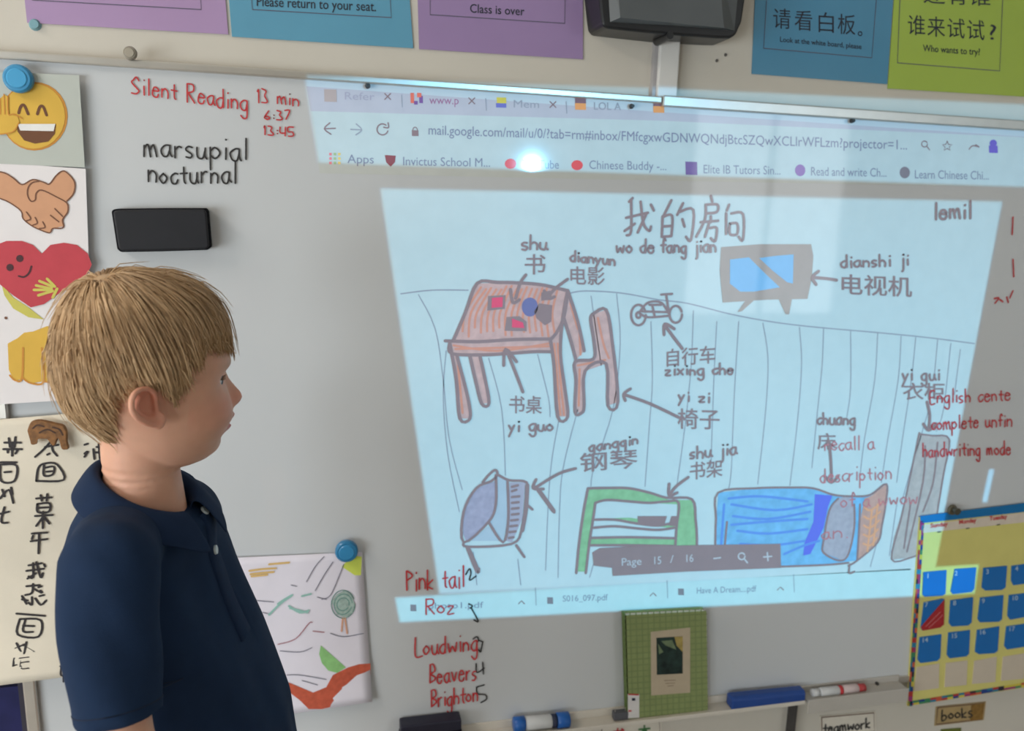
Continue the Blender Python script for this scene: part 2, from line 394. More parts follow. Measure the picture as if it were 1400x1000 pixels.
# tab strip on the board below the frame
tb = fill([[(419, 118), (900, 153), (1386, 186), (1430, 189), (1430, 190), (1386, 187), (900, 165), (425, 152)]], 0.0, F1).link('tab_strip', m_tab, ps)
ab = fill([[(425, 152), (900, 165), (1386, 187), (1430, 189), (1430, 258), (1386, 256), (900, 247), (437, 237)]], 0.0, F1).link('address_bar', m_bar, ps)
pg = fill([[(520, 258), (1370, 275), (1277, 778), (600, 811)]], 0.0, F1).link('drawing_page', m_page, ps)
dl = fill([[(540, 818), (600, 814), (1245, 778), (1245, 816), (546, 851)]], 0.0, F1).link('download_bar', film('download_bar', 170, 218, 240), ps)
def slopeat(x): return 0.027
def ptext(s, x, y, size, wd, m, parent, slope=0.03, y_=F2, name='lettering', fat=0.0, label=None):
    o = text_mb(s, x, y, size, y_, slope, wd, 0, fat).link(name, m, parent)
    if label: o['label'] = label
    return o
ptext('Refer', 470, 136, 15, 42, film('pale_ink', 150, 172, 205), tb, 0.03)
ptext('www.p', 587, 142, 16, 40, film('rose_ink', 150, 120, 170), tb, 0.02)
ptext('Mem', 701, 147, 15, 36, m_soft, tb, 0.02)
ptext('LOL A', 811, 150, 15, 38, m_soft, tb, 0.02)
for x, y in ((530, 132), (645, 138), (756, 143)):
    ribbon([[(x - 4, y - 4), (x + 4, y + 4)], [(x + 4, y - 4), (x - 4, y + 4)]], 1.6, F2).link('close_mark', m_dk, tb)
for x, y in ((549, 138), (664, 143), (774, 147)): ribbon([[(x, y - 8), (x + 1, y + 8)]], 1.2, F2).link('tab_divider', m_soft, tb)
def icon(polys, m, parent, name='icon', y=F2, smooth=False): return fill(polys, y, smooth=smooth).link(name, m, parent)
def rect(x, y, w_, h, s=0.03): return [(x, y), (x + w_, y + w_ * s), (x + w_ + h * .03, y + h + w_ * s), (x + h * .03, y + h)]
icon([rect(443, 122, 17, 17)], film('pale_tile', 160, 170, 180), tb)
icon([rect(561, 127, 5, 14), rect(570, 127, 6, 6)], film('orange', 205, 120, 110), tb); icon([rect(573, 131, 5, 10), rect(566, 138, 5, 5)], film('violet', 110, 90, 170), tb)
icon([rect(679, 133, 13, 8)], film('lime', 190, 205, 90), tb); icon([rect(678, 141, 14, 6)], film('blue_icon', 100, 120, 215), tb)
for x, y in ((786, 133), (893, 137)):
    icon([rect(x, y, 15, 8)], film('brown', 120, 105, 125), tb); icon([rect(x, y + 8, 15, 9)], film('amber', 215, 165, 110), tb)
# toolbar icons
ribbon(T(400, 0, 3.333, '195,585 150,587|170,560 145,587 175,612'), 1.8, F2).link('back_arrow', m_dk, ab)
ribbon(T(400, 0, 3.333, '265,590 310,592|290,565 315,592 288,615'), 1.6, F2).link('forward_arrow', m_soft, ab)
ribbon([ell(523, 177, 7.5, 7.5, 14, a0=0.3, a1=5.4)] + T(400, 0, 3.333, '435,560 437,582 415,580'), 1.8, F2).link('reload_arrow', m_dk, ab)
icon([rect(563, 178, 9, 8)], m_dk, ab, 'lock_icon'); ribbon([ell(567.5, 178, 3, 4, 10, a0=math.pi, a1=2 * math.pi)], 1.3, F2).link('lock_icon', m_dk, ab)
ptext('mail.google.com/mail/u/0/?tab=rm#inbox/FMfcgxwGDNWQNdjBtcSZQwXCLlrWFLzm?projector=1...', 585, 184, 19, 655, film('url_ink', 118, 140, 178), ab, 0.0315)
for args in (('Apps', 475, 223, 36), ('Invictus School M...', 550, 226, 120), ('YouTube', 714, 230, 50), ('Chinese Buddy -...', 805, 231, 106), ('Elite IB Tutors Sin...', 961, 237, 106), ('Read and write Ch...', 1108, 240, 104), ('Learn Chinese Chi...', 1250, 244, 102)):
    ptext(args[0], args[1], args[2], 17, args[3], film('bookmark_ink', 122, 146, 180), ab, 0.018)
for k in range(9):
    icon([rect(450 + (k % 3) * 6, 209 + (k // 3) * 6, 3.6, 3.6)], (film('rose', 215, 140, 160), film('mint', 150, 200, 160), film('gold', 215, 210, 130))[k % 3], ab)
icon([[(526, 212), (541, 213), (540, 222), (534, 228), (528, 222)]], film('crest', 130, 80, 95), ab, 'crest_icon')
for x, y in ((691, 217), (782, 219)): icon([ell(x + 7, y + 7, 8, 7, 12)], film('red_icon', 222, 88, 98), ab, smooth=False)
icon([rect(937, 221, 16, 18)], film('indigo', 110, 100, 170), ab); icon([ell(1094, 233, 7, 8)], film('purple_icon', 130, 110, 190), ab); icon([ell(1237, 236, 7, 8)], film('grey_icon', 120, 130, 150), ab)
ribbon([ell(1264, 197, 4, 4, 12), [(1267, 200), (1271, 205)]], 1.5, F2).link('search_icon', m_dk, ab)
ribbon([[(1295 + (7 if k % 2 == 0 else 3) * math.sin(k * math.pi / 5), 200 - (7 if k % 2 == 0 else 3) * math.cos(k * math.pi / 5)) for k in range(11)]], 1.3, F2, smooth=False).link('star_icon', m_dk, ab)
ribbon(T(980, 0, 3.333, '1150,680 1165,665 1190,668|1180,660 1195,670'), 1.8, F2).link('share_icon', m_dk, ab)
icon([ell(1358, 196, 5, 5), rect(1352, 199, 12, 10)], film('profile_violet', 100, 100, 215), ab, 'profile_icon')
# download bar
for args in (('S016_097.pdf', 769, 823, 62, -0.03), ('Have A Dream....pdf', 952, 812, 82, -0.035), ('photo1.pdf', 585, 833, 76, -0.02)):
    ptext(args[0], args[1], args[2], 12, args[3], film('bookmark_ink', 122, 146, 180), dl, args[4])
for x, y in ((565, 832), (752, 822), (931, 810)): icon([rect(x - 4, y - 5, 8, 9)], film('grey_icon', 120, 130, 150), dl)
for x, y in ((713, 824), (893, 813), (1067, 805)): ribbon([[(x - 4, y + 2), (x, y - 2), (x + 4, y + 2)]], 1.6, F2, False).link('chevron', m_dk, dl)
for x, y in ((732, 812), (912, 802), (1085, 794)): ribbon([[(x, y - 8), (x + 1, y + 16)]], 1.0, F2).link('divider', m_soft, dl)

# the child's drawing on the page (sub-parts)
m_pencil = film('pencil', 140, 160, 185); m_line = film('marker_line', 134, 128, 140)
def sub(name, mb, m, label=None):
    o = mb.link(name, m, pg)
    if label: o['label'] = label
    return o
hor = [[(548, 402), (590, 397), (640, 397)], [(775, 402), (800, 398), (850, 401), (900, 410), (940, 415), (1000, 430), (1060, 441), (1120, 448), (1200, 455), (1270, 462), (1332, 470)]]
vl = [[(572, 403), (595, 450), (606, 520), (614, 600), (632, 670)], [(610, 480), (606, 540), (612, 620), (628, 700)], [(668, 490), (686, 560), (691, 650)], [(735, 485), (750, 545), (752, 570)],
      [(808, 405), (822, 500)], [(765, 570), (752, 650), (746, 780)], [(843, 402), (848, 470), (838, 560), (812, 640), (808, 665)], [(790, 560), (770, 640), (765, 700), (763, 790)], [(890, 440), (892, 520), (888, 580), (882, 665)],
      [(948, 425), (945, 500), (937, 580), (925, 668)], [(980, 440), (976, 520), (972, 640)], [(1010, 440), (1004, 540), (1000, 640), (996, 670)], [(1043, 442), (1050, 490), (1047, 560), (1036, 662)],
      [(1093, 448), (1096, 500), (1090, 580), (1080, 664)], [(1163, 453), (1163, 530), (1158, 570)], [(1126, 450), (1124, 500), (1118, 560), (1110, 640)], [(1200, 456), (1196, 520), (1182, 600), (1176, 650)], [(1232, 460), (1228, 520), (1214, 600), (1205, 660)],
      [(1252, 462), (1246, 520), (1234, 600), (1226, 660)], [(1282, 465), (1277, 520)], [(1270, 560), (1246, 640), (1232, 690)], [(1300, 470), (1290, 560), (1280, 590)], [(1313, 478), (1305, 540)],
      [(1226, 690), (1216, 760)], [(1205, 720), (1190, 775)], [(812, 770), (806, 790)], [(708, 765), (712, 800)], [(647, 755), (652, 800)]]
for l_ in hor: sub('skirting_line', ribbon([l_], 1.8, F2), m_pencil)
for l_ in vl: sub('floorboard_line', ribbon([l_], 1.3, F2), m_pencil)
m_brown = film('crayon_brown', 186, 172, 180, var=0.10, scale=60); m_orange = film('crayon_orange', 196, 150, 138)
D7 = lambda t: T(540, 370, 4, t)
desk = fill(D7('450,70 680,68 800,78 945,110 900,300 855,375 650,378 450,390 320,380|300,395 650,385 850,380 850,445 620,455 320,460|300,460 335,600 355,810 410,810 400,700 340,470|410,470 440,600 475,730 515,725 490,580 465,470|855,380 870,520 890,800 945,800 930,650 905,450 920,250|920,250 960,380 990,490 1035,440 1000,280 945,110'), F2)
desk = sub('desk_drawing', desk, m_brown, 'brown desk in the projected drawing')
st = []
rr = random.Random(3)
for k in range(16):
    a = 470 + k * 28; st += D7('%d,%d %d,%d %d,%d' % (a, 85 + rr.randint(0, 20), a - 25 - 60 * (1 - k / 16), 230, a - 90 * (1 - k / 16) - 10, 370 - rr.randint(0, 60)))
st += D7('870,400 885,560 905,790|890,400 905,600 925,790|330,430 500,425 840,415|320,410 560,440 840,400|1010,340 1015,460|960,180 1000,320|1110,260 1140,400 1170,480|1000,520 1150,490|1010,540 1005,740|345,520 370,780')
sub('crayon_strokes', ribbon(st, 3.0, F3), m_orange)
sub('chair_drawing', fill(D7('1080,240 1155,215 1190,400 1220,720 1165,740 1155,510 1040,550 1035,740 1020,780 985,775 990,600 985,500 1085,485 1090,400 1070,270'), F2), m_brown, 'brown chair in the projected drawing')
sub('marker_outlines', ribbon(D7('320,380 385,230 450,70 560,65 680,68 800,78 900,100 945,110|275,385 450,390 650,378 855,375|945,110 925,250 890,330 855,375|300,395 310,455 480,462 620,455 760,445 850,445|300,400 335,600 355,810 410,810 400,700 340,470|410,470 440,600 475,730 515,725 490,580 465,470|850,380 870,520 890,800 945,800 930,650 905,450 920,250 945,110|920,250 960,380 990,490|1035,440 1000,280 945,110|1080,240 1155,215 1190,400 1220,720 1165,740 1155,510 1040,550 1035,740 1020,780 985,775 990,600 985,500 1085,485 1090,400 1070,270 1080,240'), 4.6, F4), m_line)
sub('book_drawing', fill(D7('510,140 605,135 600,210 505,220|610,255 680,250 720,280 720,332 600,330'), F4), m_gray)
sub('book_drawing', fill([(555 - 0, 0)] and D7('530,150 590,145 588,200 528,205|640,262 700,285 708,315 640,312'), F5), film('pink', 226, 84, 128), 'pink book in the projected drawing')
sub('lamp_drawing', fill([ell(540 + 738 / 4, 370 + 200 / 4, 11, 13)], F4), film('slate_blue', 104, 118, 178))
sub('lamp_drawing', fill(D7('790,180 860,190 855,280 820,300 775,262 760,225|800,120 850,110 860,160 800,165'), F4), m_line)
# labels and arrows
def ptx(s, x, y, size, wd, slope=0.0, fat=0.01): sub('label_text', text_mb(s, x, y, size, F4, slope, wd, 0, fat), m_line)
def phd(s, x, y, xh, wd, slope=0.0, lw=2.6): sub('label_text', ribbon(hand(s, x, y, xh, slope, wd), lw + .5, F4 - 0.0003), m_line)
phd('shu', 714, 341, 9, 38, 0); ptx('书', 716, 373, 30, 30)
phd('dianyun', 780, 357, 7, 64, 0.1); ptx('电影', 777, 387, 27, 50, 0.02)
sub('title_text', ribbon(T(820, 250, 5, '225,105 200,130|180,240 330,205|215,120 215,330 185,360|170,330 240,280|280,130 300,280 340,330 350,300|320,210 260,340|350,150 370,190|'
    '490,120 440,220|430,230 425,370|430,235 495,225 490,365|430,300 490,295|425,370 490,365|570,140 530,220|545,200 640,185 625,390 590,370|565,250 580,300|'
    '760,90 770,130|725,150 805,150 800,200 725,210|725,150 720,250 660,370|690,270 810,260|760,230 760,270|750,270 720,370|755,310 800,310 790,400 760,380|'
    '885,150 870,190|865,210 865,350|900,210 980,215 980,390 950,370|890,280 940,280 940,350 890,350 890,280'), 3.8, F4), m_line, 'handwritten Chinese title of the projected drawing')
phd('wo de', 843, 345, 9, 54, 0); phd('fang jian', 904, 345, 9, 78, 0)
phd('dianshi ji', 1150, 366, 8, 96, -0.04); ptx('电视机', 1147, 400, 30, 100, 0.04)
ptx('自行车', 908, 500, 26, 70, -0.08); phd('zixing che', 910, 513, 7, 96, -0.02)
phd('yi zi', 928, 548, 7, 46, 0.05); ptx('椅子', 926, 584, 30, 58, 0.02)
ptx('书桌', 695, 563, 26, 46, 0.02); phd('yi guo', 696, 590, 8, 64, -0.03)
phd('gangqin', 806, 618, 7, 70, -0.17); ptx('钢琴', 792, 644, 28, 80, -0.08)
phd('shu jia', 944, 628, 8, 66, -0.12); ptx('书架', 942, 655, 26, 46, -0.12)
phd('chuang', 1118, 580, 8, 54, 0.02); ptx('床', 1117, 613, 24, 26)
phd('yi gui', 1234, 520, 8, 54, 0); ptx('衣柜', 1234, 545, 25, 58, 0.0)
phd('Lemil'.replace('L', 'l'), 1278, 299, 11, 54, 0.0, 3.4)
AR = []
AR.append(T(580, 250, 5, '695,630 655,690 625,790|590,730 605,820 650,800')); AR.append(T(580, 250, 5, '980,660 900,720 845,780|820,740 850,790 890,780'))
AR.append(T(1100, 250, 4.667, '205,622 140,612 55,605|90,565 50,605 75,650'))
AR.append(T(800, 400, 5, '665,385 600,300 545,225|540,290 545,215 610,250|640,855 440,760 270,700|310,660 265,695 275,740'))
AR.append(D7('700,665 660,560 612,440|595,520 605,430 665,500'))
AR.append(T(540, 570, 5, '1235,355 1120,390 970,480|965,430 945,490 1015,495'))
AR.append(T(760, 570, 5, '905,415 820,480 775,540|775,460 775,540 830,520'))
AR.append(T(960, 570, 5, '870,190 880,300 885,440|840,410 885,450 930,410'))
AR.append(T(1050, 450, 4, '870,400 885,470 880,550|850,520 880,555 920,520'))

for a_ in AR: sub('arrow', ribbon(a_, 4.4, F4 - 0.00018), m_line)
# television
sub('television_drawing', fill([[(986, 338), (1040, 334), (1109, 334), (1112, 350), (1110, 380), (1104, 409), (1050, 410), (988, 414), (984, 370)], [(1020, 410), (1032, 410), (1014, 426), (1008, 427)], [(1064, 408), (1083, 408), (1079, 430), (1074, 430)]], F3), film('marker_grey', 150, 154, 158), 'grey television in the projected drawing')
sub('television_drawing', fill([[(998, 355), (1024, 352), (1046, 374), (1066, 393), (1030, 399), (1012, 399), (998, 388)], [(1038, 353), (1060, 350), (1085, 348), (1084, 388), (1076, 386), (1056, 370)]], F4), film('screen_blue', 108, 184, 245), 'blue screen of the drawn television')
# bicycle
sub('bicycle_drawing', ribbon([ell(873, 431, 10, 14, 20), ell(924, 430, 8.5, 11.5, 20), ell(873, 431, 3, 4, 8)] + T(820, 250, 5, '270,890 330,820 420,820 470,890|270,890 330,920 470,910|360,840 375,910|475,900 455,770|420,765 495,760|340,835 420,835|290,880 460,885'), 3.4, F4), m_line, 'bicycle in the projected drawing')
# piano-like cabinet
A2 = lambda t: T(540, 570, 5, t)
sub('piano_drawing', fill(A2('555,490 690,440 690,600 650,710 490,860 465,800 465,660'), F2), film('crayon_slate', 152, 166, 200, var=0.1, scale=80), 'grey piano in the projected drawing')
sub('piano_drawing', fill(A2('700,400 770,440 770,700 740,860 650,720 690,620|520,850 640,750 720,850'), F2), film('crayon_pale', 160, 196, 224))
sub('piano_drawing', fill(A2('785,450 890,450 870,700 800,860 760,850 775,700'), F2), film('crayon_lilac', 160, 175, 205))
sub('piano_drawing', ribbon(A2('600,450 640,400 685,365 700,395 660,440 555,490 470,650 470,860 640,720 690,600 690,400|700,395 780,435 900,450 895,560 870,760 800,870 500,890 470,860|770,440 775,700 740,860 640,720|800,480 840,470|800,510 830,500|800,550 850,545|800,590 845,585|800,630 845,625|800,670 845,665|795,710 840,705|790,750 835,745|785,790 825,785|780,830 810,825|960,480 1090,655|900,600 940,635|490,890 560,1060 575,1040|830,880 885,960'), 3.8, F4), m_line)
sub('piano_drawing', ribbon(A2('905,470 895,640 870,780|980,500 1085,645|500,900 570,1060'), 6, F4), m_line)
# green shelf
A3 = lambda t: T(760, 570, 5, t)
sub('shelf_drawing', fill(A3('220,490 500,490 640,520 760,565 820,580 830,570 930,570 955,700 960,880 950,1040 820,1040 830,600 640,590 500,580 350,570 265,590 240,800 200,1060 140,1060 180,760|265,705 500,720 830,770 830,740 500,690 270,700|240,830 500,825 820,835 820,880 500,880 235,875'), F2), film('crayon_green', 128, 192, 158, var=0.10, scale=70), 'green shelf in the projected drawing')
sub('shelf_drawing', ribbon(A3('220,490 350,488 500,490 640,520 760,555 930,565 955,700 965,840 960,1000|220,490 190,650 160,860 140,1070|270,590 255,700 230,860 205,1070|270,590 350,570 500,580 640,590 760,580 840,590 825,760 810,1000|270,705 400,705 550,730 700,745 820,720|260,760 400,750 560,765 700,775 810,760|240,830 500,825 810,832|235,880 500,880 800,885'), 3.8, F4), m_line)
sub('shelf_drawing', fill(A3('560,680 760,680 740,745 560,735|790,680 830,680 820,750 770,745'), F4), m_line, 'row of books on the drawn shelf')
# bed
A4 = lambda t: T(960, 570, 5, t)
sub('bed_drawing', fill(A4('110,520 360,490 600,485 760,490 900,540 1150,540 1160,700 1050,985 830,1010 420,1040 120,1040 90,780'), F2), film('crayon_sky', 108, 184, 240, var=0.12, scale=50), 'blue bed in the projected drawing')
bs = A4('180,560 400,545 720,580|200,600 500,640 750,600|210,680 450,700 740,650|240,780 450,800 720,770|260,870 480,880 700,850|560,940 700,880 800,850|150,600 130,880|200,740 420,720 720,700')
sub('bed_drawing', ribbon(bs, 3.6, F3), film('crayon_blue', 90, 150, 240))
sub('bed_drawing', fill(A4('770,530 890,540 860,620 830,760 740,940 690,950 700,860 760,720'), F3), film('crayon_violet_blue', 92, 118, 240))
sub('bed_drawing', fill(A4('930,560 980,545 1030,560 1040,760 1000,960 950,980 830,930 830,850 870,640'), F3), film('crayon_grey', 156, 172, 196, var=0.08, scale=80), 'grey pillow on the drawn bed')
sub('bed_drawing', fill(A4('1110,560 1160,540 1260,460 1255,600 1230,740 1200,860 1060,980 1075,740'), F3), film('crayon_tan', 178, 160, 160, var=0.10, scale=60))
sub('bed_drawing', ribbon([l for r_ in range(5) for l in A4('%d,%d %d,%d %d,%d' % (1110 - r_ * 2, 620 + r_ * 62, 1150, 640 + r_ * 60, 1225 - r_ * 8, 590 + r_ * 60))] + A4('1160,640 1130,920|1200,600 1170,880'), 3.0, F4), film('crayon_peach', 205, 168, 140))
sub('bed_drawing', ribbon(A4('90,880 95,700 110,520 360,490 600,485 760,490 900,535 1040,545 1150,535 1260,460 1255,600 1230,740 1200,860 1060,985 1000,1020|1080,600 1075,740 1060,980|930,560 870,640 830,850 830,930 940,985 1000,940 1040,760 1040,600|170,720 155,880|420,1030 830,1015 1000,1000|1010,1010 1005,1070 1040,1060'), 3.0, F4), m_line)
# wardrobe
sub('wardrobe_drawing', fill([[(1256, 592), (1296, 598), (1300, 602), (1282, 700), (1270, 760), (1218, 766), (1222, 735), (1240, 680)]], F2), film('crayon_taupe', 164, 178, 188, var=0.10, scale=60), 'tall grey wardrobe in the projected drawing')
sub('wardrobe_drawing', ribbon([[(1257, 592), (1245, 650), (1232, 710), (1219, 765), (1245, 763), (1256, 758)], [(1257, 594), (1275, 596), (1298, 601), (1290, 650), (1281, 705)], [(1265, 610), (1262, 660), (1240, 755)], [(1282, 605), (1276, 660), (1262, 700)], [(1245, 690), (1236, 750)]], 2.4, F4), m_line)
# grey page toolbar over the drawing
tbx = fill([[(810, 756), (820, 750), (858, 748), (940, 746), (1067, 744), (1068, 777), (940, 782), (838, 788), (837, 777), (812, 774)]], F4, -0.0022).link('page_toolbar', m_gray, ps)
m_lt = film('pale_glyph', 176, 200, 220)
for s, x, y, wd in (('Page', 849, 774, 28), ('15', 892, 772, 12), ('/', 916, 770, 5), ('16', 936, 769, 12)): ptext(s, x, y, 15, wd, m_lt, tbx, -0.05, -0.0026)
ribbon([[(976, 764), (985, 763)], ell(1014, 761, 4.5, 4.5, 12), [(1018, 765), (1022, 770)], [(1044, 762), (1055, 761)], [(1049, 756), (1050, 767)]], 2.0, -0.0026).link('zoom_icons', m_lt, tbx)
# ------------------------------------------------------------------ posters above the board
def poster(name, quad, rgb, label, y=YW - 0.002, group='laminated cards above the board'):
    c = P(sum(q[0] for q in quad) / 4, max(q[1] for q in quad), y)
    e = tag(empty(name, (c.x, y, c.z)), label, 'poster', group)
    fill([quad], YW - 0.0005, y - 0.0004).link('sheet', mat('card_%d_%d_%d' % rgb, srgb(*rgb), 0.45, 0.4, 0.03, 8, coat=0.5, coat_rough=0.12), e)
    return e
YP = YW - 0.003
m_pk = mat('printed_ink', srgb(52, 56, 66), 0.6, 0.3); m_thin = mat('thin_print', srgb(96, 92, 108), 0.6, 0.3)
def frame_line(polys, e, wd=1.3): ribbon(polys, wd, YP, False).link('printed_frame', m_thin, e)
p = poster('class_poster', [(20, -130), (298, -124), (312, 47), (37, 31)], (176, 146, 186), 'purple laminated card on the wall above the grey emoji sheet, leftmost of the cards')
frame_line([[(50, -110), (44, 0), (275, 13), (268, -100)]], p)
p = poster('class_poster', [(303, -124), (552, -112), (565, 66), (317, 50)], (96, 158, 186), 'blue card reading Please return to your seat above the board')
text_mb('Please return to your seat.', 350, 8, 19, YP, 0.045, 164, 0, 0.006).link('lettering', m_pk, p)
text_mb('请回座位。', 360, -28, 44, YP, 0.045, 150).link('lettering', m_pk, p)
frame_line([[(336, -100), (345, 13), (535, 24), (528, -90)]], p)
p = poster('class_poster', [(568, -112), (797, -100), (797, 81), (573, 67)], (158, 132, 176), 'purple card reading Class is over, left of the dark wall box')
text_mb('Class is over', 642, 17, 17, YP, 0.055, 75, 0, 0.006).link('lettering', m_pk, p)
text_mb('下课了。', 620, -20, 44, YP, 0.05, 120).link('lettering', m_pk, p)
frame_line([[(588, -90), (588, 20), (772, 32), (774, -80)]], p)
p = poster('class_poster', [(1036, -80), (1226, -68), (1213, 115), (1028, 101)], (72, 138, 172), 'blue card with Chinese characters about looking at the white board')
for i, ch in enumerate('请看白板'): text_mb(ch, 1056 + i * 29.5, 36 + i * 2.6, 30, YP, 0.06, 25).link('lettering', m_pk, p)
ribbon([ell(1176, 46, 2.6, 2.6, 10)], 1.4, YP).link('lettering', m_pk, p)
text_mb('Look at the white board, please', 1066, 57, 10, YP, 0.09, 112, 0, 0.01).link('lettering', m_pk, p)
frame_line([[(1052, -60), (1044, 66), (1192, 79), (1202, -50)]], p)
p = poster('class_poster', [(1228, -68), (1440, -54), (1430, 134), (1214, 121)], (164, 188, 72), 'yellow-green card asking Who wants to try, rightmost of the wall cards')
for i, ch in enumerate('谁来试试?'): text_mb(ch, 1240 + i * 27 + (2 if ch == '?' else 0), 45 + i * 2.2, 30, YP, 0.06, 25 if ch != '?' else 12).link('lettering', m_pk, p)
text_mb('还有谁', 1262, 2, 26, YP, 0.05, 92).link('lettering', m_pk, p)
text_mb('Who wants to try?', 1262, 70, 13, YP, 0.07, 78, 0, 0.01).link('lettering', m_pk, p)
frame_line([[(1232, -40), (1227, 86), (1367, 97), (1372, -30)]], p)
# blue putty under the first card
q = P(47, 33, YW - 0.004); tag(MB().disc((q.x, q.z), 0.009, 0.006, YW, YW - 0.006, 14).link('adhesive_putty', mat('putty', srgb(130, 170, 180), 0.8)), 'pale blue lump of putty at the bottom corner of the leftmost card', 'putty')

# wall box with conduit
def quadpts(pts, y): return [P(a, b, y) for a, b in pts]
wbx = tag(empty('wall_speaker', tuple(P(912, 50, YW))), 'black rounded box with dark grey faceted front on the wall above the projected image', 'speaker')
m_blkp = mat('black_plastic', srgb(26, 27, 30), 0.35, 0.5, 0.05); m_gryp = mat('dark_grey_plastic', srgb(86, 90, 92), 0.42, 0.5, 0.05, 15)
yb = -0.05
body = [(816, -90), (816, -20), (820, 20), (822, 33), (827, 39), (860, 43), (915, 49), (985, 53), (1000, 53), (1008, 48), (1016, 30), (1022, -10), (1026, -80)]
pts = [P(a, b, yb) for a, b in body]; zmax = pts[0].z + 0.02
MB().prism([(p_.x, p_.z) for p_ in pts], YW, yb, 0.002).link('housing', m_blkp, wbx, bevel=0.004)
outer = quadpts([(828, -80), (834, 30), (1004, 42), (1015, -70)], yb - 0.0005); inner = quadpts([(840, -74), (848, 24), (990, 38), (980, -66)], yb - 0.012)
g = MB().add(outer + inner, [(4, 5, 6, 7), (0, 1, 5, 4), (1, 2, 6, 5), (2, 3, 7, 6), (3, 0, 4, 7)]); g.link('front_panel', m_gryp, wbx)
p0 = P(915, 49, yb); MB().disc((p0.x, p0.z), 0.008, 0.006, YW - 0.02, yb - 0.004, 14).link('sensor_knob', m_blkp, wbx)
cdt = tag(empty('cable_trunking', tuple(P(915, 132, YW))), 'white plastic cable trunking from the black wall box down to the board frame', 'trunking')
a = [P(902, 46, 0.0), P(926, 48, 0.0), P(930, 138, 0.0), P(898, 136, 0.0)]
xa, xb = P(902, 90, 0.0).x, P(929, 90, 0.0).x
MB().box(xa, xb, YW, 0.002, P(915, 137, 0).z, P(915, 40, 0).z).link('cover', m_white, cdt, bevel=0.002)
MB().box(xa - 0.007, xa, YW, 0.010, P(915, 137, 0).z, P(915, 40, 0).z).link('shade_strip', mat('shade_grey', srgb(168, 164, 164), 0.5), cdt)  # grey strip painted in for the shade line left of the cover
for i, (x, y) in enumerate(((980, 83), (992, 75))):
    q = P(x, y, YW); o = MB().disc((q.x, q.z), 0.003, 0.0022, YW, YW - 0.002, 10).link('wall_plug', mat('plug_grey', srgb(96, 92, 88), 0.6))
    tag(o, ('small dark screw hole plug in the wall, lower left one of two', 'small dark screw hole plug in the wall, upper right one of two')[i], 'wall plug')

# ------------------------------------------------------------------ magnets
def magnet(px, py, r, rgb, label, y=0.0, name='round_magnet', h=0.011):
    k = mpp(px, py, y - h); c = P(px, py, y - h); R = r * k
    e = tag(empty(name, (c.x, y - h / 2, c.z)), label, 'magnet')
    m = mat('magnet_%d_%d_%d' % rgb, srgb(*rgb), 0.3, 0.5, 0.03, 20)
    mb = MB(); mb.disc((c.x, c.z), R, R, y, y - h * .7); mb.disc((c.x, c.z), R, R * .86, y - h * .7, y - h); mb.link('rim', m, e, bevel=0.0006)
    mb = MB(); mb.disc((c.x, c.z), R * .7, R * .62, y - h, y - h - 0.0016); mb.link('cap', mat('cap_%d_%d_%d' % rgb, srgb(*[min(255, int(v * 1.08) + 8) for v in rgb]), 0.28, 0.5, 0.03, 20), e)
    return e
magnet(23, 107, 19, (62, 142, 186), 'bright blue round magnet holding the grey emoji sheet at upper left', y=-0.0135)
magnet(474, 756, 15.5, (44, 122, 168), 'blue round magnet holding the coloured drawing behind the boy', y=-0.008)
magnet(177, 72, 9, (150, 142, 128), 'small grey round knob magnet on the top frame of the board', y=-0.009, h=0.008)
e = tag(empty('knob_magnet', tuple(P(1303, 698, -0.012))), 'small brownish knob magnet above the blue top of the calendar chart', 'magnet')
c = P(1303, 698, -0.01); MB().disc((c.x, c.z), 0.012, 0.010, -0.006, -0.012, 18).link('knob_base', mat('knob_brown', srgb(92, 84, 66), 0.4), e, bevel=0.0008)
MB().disc((c.x, c.z + 0.002), 0.006, 0.008, -0.012, -0.024, 16).link('knob_grip', mat('knob_dark', srgb(70, 66, 54), 0.4), e, bevel=0.0008)

# ------------------------------------------------------------------ emoji sheets
m_paper = mat('paper', srgb(234, 228, 228), 0.7, 0.3, 0.015, 30); m_gpaper = mat('grey_green_paper', srgb(190, 194, 186), 0.6, 0.3, 0.015, 30)
m_yel = mat('emoji_yellow', srgb(222, 178, 74), 0.6, 0.3, 0.05, 25); m_yeld = mat('emoji_orange', srgb(206, 142, 60), 0.6, 0.3, 0.05)
m_brn = mat('emoji_brown', srgb(112, 70, 42), 0.6); m_pw = mat('print_white', srgb(236, 234, 230), 0.6)
e = tag(empty('emoji_sheet', tuple(P(50, 225, -0.002))), 'grey sheet with a laughing waving yellow face print, under the bright blue magnet', 'poster')
fill([[(-140, 92), (108, 103), (116, 229), (-140, 218)]], -0.0108, -0.0116).link('sheet', m_gpaper, e)
K1 = lambda t: T(0, 0, 3.333, t)
Y1, Y2, Y3, Y4 = -0.0120, -0.0124, -0.0128, -0.0132
fill([ell(47, 159, 45.5, 47)], Y1).link('face_edge', m_yeld, e); fill([ell(46, 159, 43, 44.5)], Y2).link('face', m_yel, e)
fill(K1('75,565 255,565 250,610 220,645 160,655 110,640 80,600'), Y3).link('mouth', m_brn, e); fill(K1('80,565 252,565 244,598 92,595'), Y4).link('teeth', m_pw, e)
ribbon(K1('85,515 95,485 110,480 128,520|170,520 182,487 197,487 212,525'), 3.6, Y3).link('eye', m_brn, e)
fill(K1('-60,460 -20,440 0,450 20,430 35,440 40,520 80,530 90,560 60,600 0,612 -60,600'), Y4).link('hand', m_yel, e); ribbon(K1('35,440 38,520 62,520 100,540|85,560 60,600 0,612|18,430 22,520|0,450 2,520'), 1.6, -0.0136).link('hand_outline', m_yeld, e)
